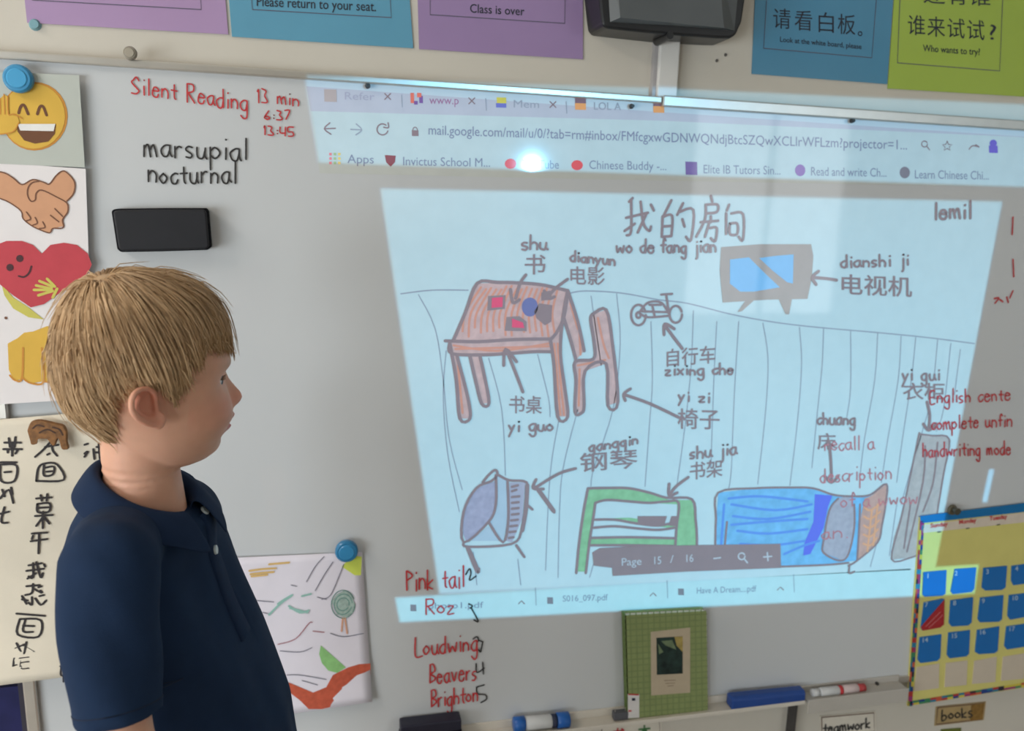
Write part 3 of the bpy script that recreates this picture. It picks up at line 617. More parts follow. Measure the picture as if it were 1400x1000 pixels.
e = tag(empty('emoji_sheet', tuple(P(60, 547, -0.002))), 'white sheet with handshake, hugging heart and fist prints behind the boy\'s head', 'poster')
fill([[(-140, 212), (117, 231), (128, 545), (-110, 560)]], -0.0104, -0.0112).link('sheet', m_paper, e)
K2 = lambda t: T(0, 200, 3.333, t)
m_hand = mat('print_skin', srgb(212, 158, 122), 0.6, 0.3, 0.04); m_out = mat('print_outline', srgb(120, 78, 56), 0.6)
hs = '-60,110 15,120 60,145 100,175 150,152 200,165 225,172 255,135 285,113 310,125 340,165 335,215 305,250 308,300 285,335 290,365 240,375 225,395 175,378 140,360 105,330 95,295 40,255 -10,235 -60,230'
fill(K2(hs), Y1, smooth=False).link('handshake_print', m_hand, e)
ribbon(K2('-60,110 15,120 60,145 100,175 150,152 200,165 225,172 255,135 285,113 310,125 340,165 335,215 305,250|-10,235 40,255 95,295 105,330 140,360 175,378 225,395 240,375 275,375 290,365 285,335 308,300 305,260 255,230 190,200 165,215 160,245 140,250 125,220 130,185 150,165 180,160|250,285 285,320|230,315 268,345|120,300 140,330 120,340|160,325 170,350 150,360|195,345 205,370 180,375'), 1.8, Y2).link('handshake_outline', m_out, e)
hw = fill([ell(12, 345, 48, 52, 20)], Y1)
fill(K2('5,625 60,690 130,735 200,790 130,780 60,740 20,680'), Y1).link('heart_arm', mat('print_lime', srgb(206, 196, 92), 0.6), e)
heart = K2('-20,450 30,432 100,432 150,450 190,490 230,450 290,440 350,450 400,490 418,540 400,580 300,650 200,720 140,735 60,680 0,630 -40,580 -50,500')
fill(heart, Y2).link('heart_print', mat('print_red', srgb(196, 70, 80), 0.6, 0.3, 0.05), e)
fill([ell(0 + 90 / 3.333, 200 + 512 / 3.333, 5, 5, 12), ell(45 / 3.333, 200 + 553 / 3.333, 5, 5, 12)], Y3).link('heart_eye', mat('print_dark', srgb(72, 34, 40), 0.6), e)
ribbon(K2('85,592 110,596 132,578 143,548'), 2.4, Y3).link('heart_mouth', mat('print_dark', srgb(72, 34, 40), 0.6), e)
ribbon(K2('240,640 180,615|235,650 165,635|235,655 155,655|240,660 175,680|250,640 215,605|260,650 240,690'), 3.6, Y3).link('heart_hand', mat('print_lime', srgb(206, 196, 92), 0.6), e)
K3 = lambda t: T(0, 350, 3.333, t)
fill(K3('35,400 80,375 110,350 150,345 215,320 300,330 300,600 240,610 230,575 200,572 135,582 105,562 65,570 40,520'), Y1, smooth=False).link('fist_print', m_yel, e)
ribbon(K3('45,545 70,568 100,558 105,420|105,558 140,580 200,572 190,420|200,572 232,578'), 2.6, Y2).link('fist_outline', m_yeld, e)
ribbon([[(8, 435)]], 4, Y1).link('print_dot', m_out, e)

# ------------------------------------------------------------------ cream sheet of handwritten characters (curling, hangs in front of the frame)
def sheet_grid(quad, yf, nu=26, nv=34, m=None, name='paper', parent=None, thick=0.0004):
    mb = MB(); vs = []
    for j in range(nv + 1):
        for i in range(nu + 1):
            u, v = i / nu, j / nv
            x = (quad[0][0] * (1 - u) + quad[1][0] * u) * (1 - v) + (quad[3][0] * (1 - u) + quad[2][0] * u) * v
            y = (quad[0][1] * (1 - u) + quad[1][1] * u) * (1 - v) + (quad[3][1] * (1 - u) + quad[2][1] * u) * v
            yy = yf(u, v)
            dx = dyy = 0
            vs.append(P(x, y, yy))
    fs = [(j * (nu + 1) + i, j * (nu + 1) + i + 1, (j + 1) * (nu + 1) + i + 1, (j + 1) * (nu + 1) + i) for j in range(nv) for i in range(nu)]
    o = link(name, vs, fs, m, parent, True)
    md = o.modifiers.new('thick', 'SOLIDIFY'); md.thickness = thick; md.offset = 0
    return o
e = tag(empty('character_sheet', tuple(P(30, 945, -0.012))), 'cream cloth sheet with black handwritten Chinese characters, hanging left of the boy', 'banner')
m_cream = mat('cream_cloth', srgb(228, 218, 200), 0.85, 0.2, 0.03, 18, 0.3, 700)
cfun = lambda u, v: -0.013 - 0.010 * math.sin(u * 3.1) * (0.3 + 0.7 * v) - 0.012 * max(0, v - .85) / .15 * (0.4 + u) + 0.003 * math.sin(v * 9 + u * 4)
cink = lambda x, y: cfun((x + 180) / 340, (y - 575) / (350 + (170 - x) * .1)) - 0.0014
sheet_grid([(-170, 588), (165, 560), (152, 918), (-190, 962)], cfun, m=m_cream, name='cloth', parent=e)
K4 = lambda t: T(0, 550, 3.333, t); K5 = lambda t: T(0, 700, 3.333, t)
chars = K4('20,185 95,185|40,165 45,205|70,160 65,205|15,215 100,215|55,190 55,245|35,230 35,215|70,235 80,220|'
           '160,250 200,215 235,175|235,185 240,220 260,245|205,205 265,195|215,240 225,235|'
           '0,275 75,275|0,285 5,360 65,360 75,290 10,285|20,320 50,318|'
           '165,360 175,300 205,280 260,285 290,355 165,360|200,290 200,335 240,330 245,295 205,300|210,318 240,315|'
           '385,195 400,190|385,235 400,225 385,250|425,215 430,260|440,205 470,205|450,190 455,260|430,230 475,230|'
           '385,330 400,350|375,360 410,320 430,350|10,400 20,430|0,440 40,400 60,460|50,390 55,420|0,510 40,500|20,480 5,545 35,550|375,405 395,400|370,425 395,420|'
           '165,440 235,435|185,425 190,450|215,420 212,450|170,465 225,462 222,500 172,502 170,465|172,483 222,480|160,520 240,515|195,500 195,575|195,525 165,565|200,525 225,555|'
           '145,600 215,595|140,635 215,625|178,600 175,690|150,610 145,625|'
           '130,745 190,735|120,770 200,760|150,735 150,800 130,795|165,730 185,800 195,780|125,805 165,780|200,740 205,750|'
           '120,840 180,835|150,830 145,870 115,880|150,850 190,870 185,860|175,845 190,840|'
           '100,885 120,920|125,905 100,900|145,890 145,925 130,915|160,895 185,925 210,905|180,885 200,880')
chars += K5('75,465 205,475|90,490 80,560 175,570 185,495 90,490|105,520 155,522|115,495 105,545 150,548|75,600 95,640|70,625 110,605|120,595 110,650|110,615 155,640|65,670 60,705|60,705 75,700|90,670 130,665|95,690 130,685|100,670 95,715 130,715|265,592 300,590|262,612 300,612|275,705 310,700|280,705 278,745 305,745|290,755 290,775')
ribbon(chars, 3.0, cink, True).link('handwriting', mat('brush_ink', srgb(46, 40, 42), 0.6), e)
# brown animal magnet pinning it
an = tag(empty('animal_magnet', tuple(P(65, 600, -0.03))), 'small brown wooden animal shaped magnet at the top of the cream cloth sheet', 'magnet')
yA = -0.032
prof = K4('120,130 135,95 170,82 215,88 255,98 290,108 305,140 305,180 312,215 285,218 275,180 265,165 250,200 238,200 225,185 205,170 170,170 165,192 140,196 132,175')
MB().prism([(P(a, b, yA).x, P(a, b, yA).z) for a, b in spline(prof[0] + [prof[0][0]], 3)[:-1]], -0.026, yA, 0.0015).link('animal_body', mat('brown_wood', srgb(132, 88, 44), 0.45, 0.4, 0.35, 120), an, bevel=0.0006)
ribbon(K4('150,120 170,105 200,112|180,140 215,125 250,140|240,115 270,125 285,150'), 2.2, yA - 0.0005).link('painted_marks', mat('dark_wood', srgb(72, 44, 24), 0.5), an)

# ------------------------------------------------------------------ coloured drawing
e = tag(empty('child_drawing', tuple(P(450, 972, -0.004))), 'white paper with a crayon drawing of a tree and red branch, behind the boy\'s back', 'drawing')
dfun = lambda u, v: -0.0035 - 0.012 * max(0, v - .55) ** 2 * 3 - 0.003 * (1 - u)
sheet_grid([(300, 764), (495, 755), (509, 960), (310, 990)], dfun, 14, 20, mat('drawing_paper', srgb(232, 226, 236), 0.7, 0.3, 0.015, 30), 'paper', e)
K6 = lambda t: T(320, 700, 3.333, t)
YD = lambda x, y: dfun((x - 300) / 200, min(1, max(0, (y - 760) / 214))) - 0.0011
YE = lambda x, y: YD(x, y) - 0.0003
fill(K6('215,765 300,800 360,825 420,800 450,745 520,710 570,695 622,692 622,745 560,745 500,800 450,850 465,885 400,900 340,900 300,860 235,810'), YD).link('crayon_branch', mat('crayon_red_brown', srgb(196, 92, 68), 0.7, 0.3, 0.14, 90), e)
fill(K6('395,610 430,640 510,710 470,735 430,725 400,690 388,650'), YD).link('crayon_leaf', mat('crayon_leaf_green', srgb(146, 198, 128), 0.7, 0.3, 0.1, 90), e)
fill(K6('490,250 540,200 582,205 578,290 550,290'), YD).link('yellow_corner', mat('paper_yellow', srgb(212, 224, 96), 0.7), e)
ribbon(K6('70,270 130,262 190,258|75,285 120,280 180,275|80,295 150,288|160,240 250,232'), 3.0, YE).link('crayon_title', mat('crayon_ochre', srgb(222, 184, 116), 0.7), e)
fill(K6('445,410 470,375 500,360 530,375 550,420 540,460 510,485 470,470'), YE).link('crayon_tree', mat('crayon_sage', srgb(164, 184, 176), 0.7, 0.3, 0.2, 150), e)
ribbon([ell(320 + 497 / 3.333, 700 + 422 / 3.333, 16 - k * 4, 19 - k * 5, 16, 0.3 * k) for k in range(3)], 1.2, YE).link('crayon_tree', mat('crayon_teal', srgb(92, 140, 130), 0.7), e)
ribbon(K6('495,485 490,545|505,485 515,555'), 2.2, YE).link('crayon_trunk', mat('crayon_peach_paper', srgb(222, 166, 136), 0.7), e)
ribbon(K6('160,470 210,420 260,385|250,430 300,460 340,450|310,385 350,375|200,420 230,400 265,380|255,440 335,460'), 3.0, YE).link('crayon_lines', mat('crayon_sea', srgb(150, 194, 184), 0.7), e)
ribbon(K6('100,405 180,412|130,460 155,465|330,320 370,250 410,205|370,360 410,290 450,230|400,400 440,380 480,290 500,240|260,335 285,340|380,390 420,400|210,635 300,640 355,620|440,555 500,570 590,555|240,745 300,745 420,765|310,770 380,790'), 1.2, YE).link('pencil_lines', mat('pencil_grey', srgb(122, 120, 136), 0.7), e)
ribbon(K6('200,605 280,580 340,510 355,505|360,545 410,550'), 1.4, YE).link('pencil_lines', mat('crayon_mauve', srgb(170, 110, 120), 0.7), e)

# ------------------------------------------------------------------ erasers, pens, book
def rbox(name, quad, y0, y1, m, parent=None, bev=0.003, r=0.0):
    pts = [P(a, b, y1) for a, b in quad]
    return MB().prism([(p_.x, p_.z) for p_ in pts], y0, y1).link(name, m, parent, bevel=bev)
e = tag(empty('board_eraser', tuple(P(220, 343, -0.03))), 'black felt eraser stuck on the board under the word nocturnal', 'eraser')
EQ = [(152, 289), (156, 286), (220, 285), (281, 285), (284, 290), (288, 338), (284, 342), (222, 344), (165, 345), (160, 341)]
rbox('felt_pad', EQ, -0.0005, -0.022, mat('black_felt', srgb(20, 20, 26), 0.95, 0.1, 0.2, 200, 0.5, 900), e, 0.002)
rbox('handle_cap', [(a + (220 - a) * .03, b + (315 - b) * .05) for a, b in EQ], -0.022, -0.030, mat('navy_plastic', srgb(24, 24, 30), 0.6, 0.4, 0.1), e, 0.003)
YT = -0.03; ZT = ZB - 0.006
def tray_pt(px, y=YT): return P(px, 970, y).x
e = tag(empty('board_eraser', (tray_pt(590), -0.028, ZT)), 'dark navy eraser lying on the pen tray below the list of names', 'eraser')
x0, x1 = P(547, 990, -0.033).x, P(632, 990, -0.033).x
zt_ = P(590, 980, -0.012).z
MB().box(x0, x1, -0.032, -0.004, ZT, ZT + (zt_ - ZT) * .55).link('felt_pad', mat('navy_felt', srgb(24, 24, 38), 0.95, 0.1, 0.15, 200), e, bevel=0.002)
MB().box(x0 + .001, x1 - .001, -0.033, -0.003, ZT + (zt_ - ZT) * .55, zt_).link('handle_cap', mat('navy_cap', srgb(36, 36, 52), 0.5, 0.4, 0.05), e, bevel=0.003)
def marker(pxa, pya, pxb, pyb, rpx, segs, label, y=-0.0185, name='marker_pen'):
    """a pen lying along the tray; segs = (name, t0, t1, radius factor, material)"""
    A, B = P(pxa, pya, y), P(pxb, pyb, y)
    zlift = 0
    e = tag(empty(name, ((A.x + B.x) / 2, y, min(A.z, B.z))), label, 'marker')
    R = rpx * mpp(pxa, pya, y)
    for nm, t0, t1, rf, m in segs:
        a_, b_ = A.lerp(B, t0), A.lerp(B, t1); d = (b_ - a_)
        MB().tube([a_, a_ + d * .04, a_ + d * .96, b_], [R * rf * .86, R * rf, R * rf, R * rf * .86], 18).link(nm, m, e, True)
    return e
m_blue = mat('blue_cap', srgb(28, 92, 170), 0.35, 0.5, 0.03); m_wpen = mat('white_pen', srgb(206, 206, 206), 0.4, 0.5, 0.03)
marker(702, 991, 778, 984, 10, [('end_cap', 0, .2, 1, m_blue), ('barrel', .2, .68, .92, m_wpen), ('label_band', .68, .77, .93, mat('band_navy', srgb(36, 44, 70), 0.5)), ('cap', .77, 1, 1.05, m_blue)], 'thick white marker with blue cap and end on the tray left of the book')
marker(1110, 948, 1182, 940, 6, [('end_cap', 0, .12, .9, m_wpen), ('barrel', .14, .5, 1, m_wpen), ('red_band', .5, .56, 1.02, m_red), ('barrel', .56, .86, 1, mat('pink_white', srgb(206, 186, 184), 0.4)), ('cap', .86, 1, .9, mat('red_cap', srgb(176, 64, 66), 0.4))], 'thin white marker with red markings on the tray right of the blue eraser')
# blue bar eraser
e = tag(empty('bar_eraser', tuple(P(1045, 968, -0.03))), 'long dark blue plastic bar lying on the tray right of the green book', 'eraser')
m_bb = mat('blue_plastic', srgb(32, 70, 142), 0.4, 0.5, 0.06, 30)
A, B = P(997, 958, -0.021), P(1097, 948, -0.021); d = B - A; h = 0.0135
up = Vector((0, 0, 1)); bx = MB()
cs = [(-0.013, -h * 1.0), (-0.013, h * .5), (-0.007, h * .9), (0.010, h * .9), (0.013, h * .6), (0.013, -h * 1.0)]
vs = [A + Vector((0, a_, b_)) for a_, b_ in cs] + [B + Vector((0, a_, b_)) for a_, b_ in cs]
bx.add(vs, [tuple(range(6)), tuple(range(11, 5, -1))] + [(i, i + 6, (i + 1) % 6 + 6, (i + 1) % 6) for i in range(6)]).link('bar_body', m_bb, e, bevel=0.003)
vs = [A.lerp(B, t) + Vector((0, a_ * .9, -h * s)) for t in (0.01, .985) for a_, s in ((-0.013, 1.0), (0.013, 1.0), (0.013, 1.3), (-0.013, 1.3))]
MB().add(vs, [(0, 1, 2, 3), (7, 6, 5, 4), (0, 4, 5, 1), (1, 5, 6, 2), (2, 6, 7, 3), (3, 7, 4, 0)]).link('felt_strip', mat('blue_felt', srgb(22, 40, 84), 0.9), e)
# cap at the right end of the tray, grey clip beside the book
q = P(1112, 949, -0.02)
e = tag(empty('binder_clip', tuple(P(846, 976, -0.02))), 'small dark grey clip on the tray against the left edge of the green book', 'clip')
a_ = P(838, 984, -0.02); b_ = P(858, 972, -0.02)
MB().box(a_.x, b_.x, -0.026, -0.012, a_.z, b_.z).link('clip_body', mat('clip_grey', srgb(86, 86, 92), 0.5), e, bevel=0.001)
MB().tube([(a_.x + .004, -0.019, b_.z), (a_.x + .004, -0.019, b_.z + .006), (b_.x - .004, -0.019, b_.z + .006), (b_.x - .004, -0.019, b_.z)], 0.0008, 6).link('clip_wire', m_alu, e)
e = tag(empty('bottle_cap', tuple(P(1213, 938, -0.02))), 'small round dark cap on the tray beside the calendar chart', 'cap')
c = P(1201, 937, -0.012); MB().disc((c.x, c.z), 0.0035, 0.003, -0.0045, -0.010, 12).link('cap_top', mat('dark_screw', srgb(50, 48, 46), 0.5), e)

# green book leaning on the board
bk = tag(empty('book', tuple(P(910, 982, -0.03))), 'green checked hardback standing on the tray with a dark picture plate on its cover', 'book')
yf0, yf1 = -0.006, -0.024
cov = [(854, 842), (966, 836), (968, 973), (858, 984)]
m_green = mat('book_green', srgb(138, 150, 98), 0.7, 0.3, 0.05, 60, 0.3, 900)
Q = [P(a_, b_, yf1) for a_, b_ in cov]
MB().prism([(p_.x, p_.z) for p_ in Q], yf1 + .002, yf1).link('front_cover', m_green, bk, bevel=0.0008)
MB().prism([(p_.x, p_.z) for p_ in Q], yf0, yf0 - .002).link('back_cover', m_green, bk, bevel=0.0008)
cxq = sum(p_.x for p_ in Q) / 4; czq = sum(p_.z for p_ in Q) / 4
MB().prism([(cxq + (p_.x - cxq) * .97, czq + (p_.z - czq) * .965) for p_ in Q], yf0 - .002, yf1 + .002).link('pages', mat('page_block', srgb(214, 206, 190), 0.8), bk)
MB().prism([(Q[0].x, Q[0].z), (Q[0].x + .003, Q[0].z), (Q[3].x + .003, Q[3].z), (Q[3].x, Q[3].z)], yf0, yf1).link('spine', mat('book_spine', srgb(92, 112, 58), 0.7), bk)
K7 = lambda t: T(700, 700, 3.333, t)
yv = yf1 - 0.0003
gl = []
for k in range(1, 14): gl += [[(853 + k * 8.1 + .3, 839 - k * .4), (857.5 + k * 7.9, 983 - k * .8)]]
for k in range(1, 18): gl += [[(853.5 + k * .25, 838 + k * 8.1), (966 + k * .1, 832 + k * 7.9)]]
ribbon(gl, 1.5, yv, False).link('check_pattern', mat('book_green_dark', srgb(122, 136, 88), 0.7), bk)
fill(K7('632,548 812,528 812,825 634,838'), yv - .0003).link('cover_plate', mat('plate_tan', srgb(186, 170, 146), 0.7, 0.3, 0.05), bk)
fill(K7('658,575 778,568 778,738 660,744'), yv - .0006).link('cover_picture', mat('picture_dark', srgb(34, 50, 46), 0.6, 0.3, 0.5, 60), bk)
fill(K7('740,571 778,569 778,640 750,610'), yv - .0009).link('cover_picture', mat('picture_gold', srgb(166, 146, 84), 0.6, 0.3, 0.2, 80), bk)
fill(K7('680,590 730,585 750,630 700,610|665,600 690,640 670,650'), yv - .0009).link('cover_picture', mat('picture_sage', srgb(106, 122, 92), 0.6, 0.3, 0.2, 80), bk)
ribbon(K7('695,770 745,768|700,783 742,781|710,795 735,793'), 1.1, yv - .0006).link('cover_lettering', mat('plate_ink', srgb(140, 122, 104), 0.7), bk)
fill(K7('528,830 580,832 580,940 528,942'), yv - .0006).link('spine_label', mat('label_white', srgb(216, 212, 210), 0.7), bk)
fill(K7('530,830 578,832 578,838 530,836|530,905 545,905 545,912 530,912'), yv - .0009).link('label_mark', m_red, bk)
fill(K7('546,850 562,850 562,862 546,862'), yv - .0009).link('label_mark', mat('print_navy', srgb(40, 44, 66), 0.6), bk)

# ------------------------------------------------------------------ calendar pocket chart
cal = tag(empty('calendar_chart', tuple(P(1320, 960, -0.006))), 'yellow calendar pocket chart with blue number cards and a striped border, at lower right', 'calendar')
Z1, Z2, Z3, Z4, Z5 = -0.0048, -0.0056, -0.0062, -0.0070, -0.0076
def cal_uv(u, v):           # u in card columns (0 = first card's left edge), v in rows
    # corners: left edge top (1258,708) bottom (1241,966); 1386: (1386,692) .. (1386,943)
    x = 1262 + 40.5 * u - v * 6.3 * .55; y = 778 - 5.2 * u + 42 * v
    return (x, y)
fill([[(1258, 708), (1386, 692), (1520, 676), (1520, 920), (1386, 943), (1241, 966), (1249, 830)]], -0.0006, Z1).link('backing', mat('chart_yellow', srgb(214, 204, 122), 0.65, 0.3, 0.03, 20), cal)
fill([[(1258, 706), (1386, 690), (1520, 674), (1520, 686), (1386, 702), (1259, 716)]], Z1, Z2).link('top_band', mat('chart_blue', srgb(20, 110, 168), 0.6, 0.3, 0.04), cal)
fill([[(1262, 718), (1386, 703), (1520, 688), (1520, 703), (1386, 716), (1262, 729)]], Z1, Z2).link('weekday_strip', mat('strip_cream', srgb(214, 200, 184), 0.65), cal)
for s, x, y in (('Sunday', 1272, 722), ('Monday', 1311, 717), ('Tuesday', 1353, 712)):
    text_mb(s, x, y, 8, Z3, -0.12, 24, 0, 0.03).link('weekday_name', m_red, cal)
    ribbon([[(x + 10, y + 6), (x + 14, y + 5.5)]], 1.6, Z3).link('small_print', m_pk, cal)
rb = random.Random(11)
bc = [(178, 52, 48), (30, 60, 130), (208, 190, 70), (40, 120, 150), (196, 90, 60), (40, 34, 50), (60, 130, 90), (150, 50, 110)]
for side in (0, 1):
    nn = 38 if side == 0 else 36
    for k in range(nn):
        t0, t1 = k / nn, (k + 1) / nn
        if side == 0:
            a_ = (1258 - 17 * t0, 712 + 254 * t0); b_ = (1258 - 17 * t1, 712 + 254 * t1); n_ = (6, 0)
            mid = (2.6, 0)
        else:
            a_ = (1241 + 279 * t0, 966 - 46 * t0); b_ = (1241 + 279 * t1, 966 - 46 * t1); n_ = (0, -6); mid = (0, -3)
        c1, c2 = rb.choice(bc), rb.choice(bc)
        fill([[a_, b_, (b_[0] + mid[0], b_[1] + mid[1]), (a_[0] + mid[0], a_[1] + mid[1])]], Z2).link('border_patch', mat('patch_%d_%d_%d' % c1, srgb(*c1), 0.65), cal)
        fill([[(a_[0] + mid[0], a_[1] + mid[1]), (b_[0] + mid[0], b_[1] + mid[1]), (b_[0] + n_[0], b_[1] + n_[1]), (a_[0] + n_[0], a_[1] + n_[1])]], Z2).link('border_patch', mat('patch_%d_%d_%d' % c2, srgb(*c2), 0.65), cal)
K8 = lambda t: T(1200, 780, 7, t)
cards = [('440,20 660,0 650,225 620,245 450,255 430,235', 1), ('740,-10 945,-25 925,180 900,210 720,230 700,205', 2), ('1015,-20 1240,-40 1225,165 1190,190 1030,195 1000,170', 3), ('1285,-40 1500,-70 1480,120 1300,145 1280,100', 4),
         ('445,310 620,275 640,280 630,520 600,550 430,580 415,550', 7), ('700,290 915,260 900,500 870,530 710,540 685,510', 8), ('985,265 1205,240 1190,470 1160,495 980,500 960,470', 9), ('1260,240 1480,215 1460,440 1270,475 1245,440', 10),
         ('405,645 610,615 600,840 570,870 410,890 385,860', 14), ('680,600 885,575 875,800 850,825 690,845 665,815', 15), ('955,575 1165,540 1150,770 1120,795 970,805 935,785', 16), ('1235,540 1450,510 1430,730 1240,760 1215,730', 17)]
m_card = mat('card_blue', srgb(10, 106, 180), 0.5, 0.4, 0.03, 20, coat=0.3, coat_rough=0.2)
for s, n in cards:
    poly = K8(s)
    o = fill(poly, Z1, Z4).link('number_card', m_card, cal)
    x = min(a_ for a_, b_ in poly[0]); y = min(b_ for a_, b_ in poly[0])
    text_mb(str(n), x + 5, y + 11, 9, Z5, -0.1, None, 0, 0.01).link('number', mat('pale_print', srgb(176, 198, 214), 0.6), o if False else cal)
fill(K8('640,280 635,520 600,550 430,580 412,545 500,440'), Z5).link('red_note', mat('note_red', srgb(168, 44, 48), 0.6, 0.3, 0.1, 100), cal)
ribbon(K8('460,540 540,460 600,400|490,550 570,480 620,430'), 0.9, Z5 - .0005).link('note_writing', mat('note_pale', srgb(206, 130, 130), 0.6), cal)
for s in ('375,930 590,895 585,1130 350,1160', '655,890 860,865 850,1100 640,1120', '925,870 1140,830 1125,1070 905,1090', '1200,830 1420,795 1400,1040 1180,1060'):
    fill(K8(s), Z1, Z3).link('empty_pocket', mat('pocket_cream', srgb(204, 190, 172), 0.6, 0.3, 0.02, 30), cal)

# ------------------------------------------------------------------ labels under the tray, stuck on the wall
def label_card(quad, label, y=YW - 0.002, rgb=(222, 214, 200)):
    e = tag(empty('name_label', tuple(P(quad[3][0], quad[3][1], y))), label, 'label')
    fill([quad], YW - 0.0003, y).link('card', mat('label_%d_%d_%d' % rgb, srgb(*rgb), 0.6), e)
    cx = sum(q_[0] for q_ in quad) / 4; cy = sum(q_[1] for q_ in quad) / 4
    q2 = [(a_ + (cx - a_) * .06, b_ + (cy - b_) * .12) for a_, b_ in quad]
    ribbon([q2 + [q2[0]]], 1.8, y - .0004, False).link('printed_border', mat('border_brown', srgb(112, 86, 72), 0.6), e)
    return e
e = label_card([(820, 993), (904, 984), (905, 1012), (821, 1022)], 'white label with red and green characters under the green book')
text_mb('书', 836, 1014, 20, YW - .003, -0.1, 18, 0, .02).link('lettering', m_red, e); text_mb('本', 872, 1010, 20, YW - .003, -0.1, 18, 0, .02).link('lettering', mat('print_green', srgb(70, 120, 70), 0.6), e)
e = label_card([(1121, 980), (1197, 973), (1198, 1002), (1122, 1012)], 'cream label with black handwriting below the thin white marker')
ribbon(hand('teamwork', 1126, 1003, 7, -0.12, 66), 2.4, YW - .003).link('handwriting', m_blk, e)
e = label_card([(1280, 967), (1348, 960), (1345, 985), (1278, 993)], 'tan label with dark writing just below the calendar chart', rgb=(176, 150, 104))
ribbon(hand('Books'.replace('B', 'b'), 1288, 985, 7, -0.12, 44), 2.2, YW - .003).link('handwriting', m_blk, e)
fill([[(1328, 964), (1346, 962), (1343, 984), (1326, 986)]], YW - .0028).link('picture_patch', mat('patch_ochre', srgb(138, 104, 52), 0.7, 0.3, 0.2, 100), e)
e = tag(empty('green_tag', tuple(P(1300, 1004, YW - .002))), 'small olive green tag on the wall below the tan label', 'tag')
fill([[(1287, 998), (1314, 996), (1314, 1012), (1287, 1014)]], YW - .0003, YW - .002).link('tag_card', mat('tag_olive', srgb(104, 112, 46), 0.6), e)

# navy panel at lower left, behind the cloth sheet
e = tag(empty('display_board', (-0.78, 0.0, 0.3)), 'dark navy board at the lower left edge, below the cream cloth sheet', 'board')
xr = P(44, 970, -0.002).x - 0.006
MB().box(-1.25, xr - .012, YW, 0.004, 0.12, 0.60).link('board_panel', mat('navy_board', srgb(34, 36, 84), 0.7, 0.3, 0.15, 30), e)
f = MB(); f.box(xr - .012, xr, YW, -0.003, 0.1, 0.62); f.link('edge_frame', mat('dark_edge', srgb(52, 48, 60), 0.6), e)
f = MB(); f.box(-1.262, -1.25, YW, -0.003, 0.1, 0.62).box(-1.262, xr, YW, -0.003, 0.1, 0.12); f.link('edge_frame', mat('dark_edge', srgb(52, 48, 60), 0.6), e)

GROUPS = {'emoji_sheet': 'printed emoji sheets at the left edge', 'round_magnet': 'round magnets on the board', 'board_eraser': 'dark felt erasers', 'marker_pen': 'markers on the pen tray',
          'name_label': 'small labels on the wall under the tray', 'wall_plug': 'screw holes in the wall'}
for o in bpy.data.objects:
    if o.parent is None and o.name.split('.')[0] in GROUPS: o['group'] = GROUPS[o.name.split('.')[0]]
# ------------------------------------------------------------------ the boy
from mathutils import noise as mnoise
HY = -0.50
HC = P(196, 518, HY)                                   # centre of the head
R_H = Matrix.Rotation(math.radians(23), 3, 'Z') @ Matrix.Rotation(math.radians(3), 3, 'Y')
HS = 0.97
def hw_(p): return HC + R_H @ (Vector(p) * HS)         # head space (x forward, y his left, z up) -> world
def interp(tab, z):
    tab = sorted(tab); zs = [t[0] for t in tab]
    return float(np.interp(z, zs, [t[1] for t in tab]))
FRONT = [(.106, .004), (.103, .030), (.096, .050), (.085, .067), (.07, .079), (.055, .0855), (.04, .089), (.028, .090), (.016, .0875), (.004, .082), (-.006, .0805), (-.02, .081), (-.032, .0825), (-.04, .085), (-.05, .083), (-.06, .079), (-.068, .0745), (-.076, .0735), (-.085, .0705), (-.093, .062), (-.099, .047), (-.102, .02)]
BACK = [(.106, -.02), (.103, -.045), (.096, -.065), (.085, -.079), (.07, -.089), (.05, -.097), (.025, -.0995), (0, -.096), (-.02, -.086), (-.035, -.072), (-.05, -.056), (-.065, -.042), (-.08, -.025), (-.09, -.008), (-.099, .006), (-.102, .012)]
FRONT = [(z_, x_ + float(np.interp(z_, [-.102, -.05, -.01, .02, .05, .09, .106], [.005, .008, .006, 0, -.006, -.006, 0]))) for z_, x_ in FRONT]
BACK = [(z_, x_ * (.77 if x_ < 0 else 1)) for z_, x_ in BACK]
WIDE = [(.106, .008), (.103, .030), (.096, .046), (.085, .059), (.07, .068), (.05, .0735), (.025, .0755), (0, .0735), (-.02, .069), (-.035, .0655), (-.05, .062), (-.065, .057), (-.08, .047), (-.09, .037), (-.099, .023), (-.102, .008)]
def g(x, s): return math.exp(-(x / s) ** 2)
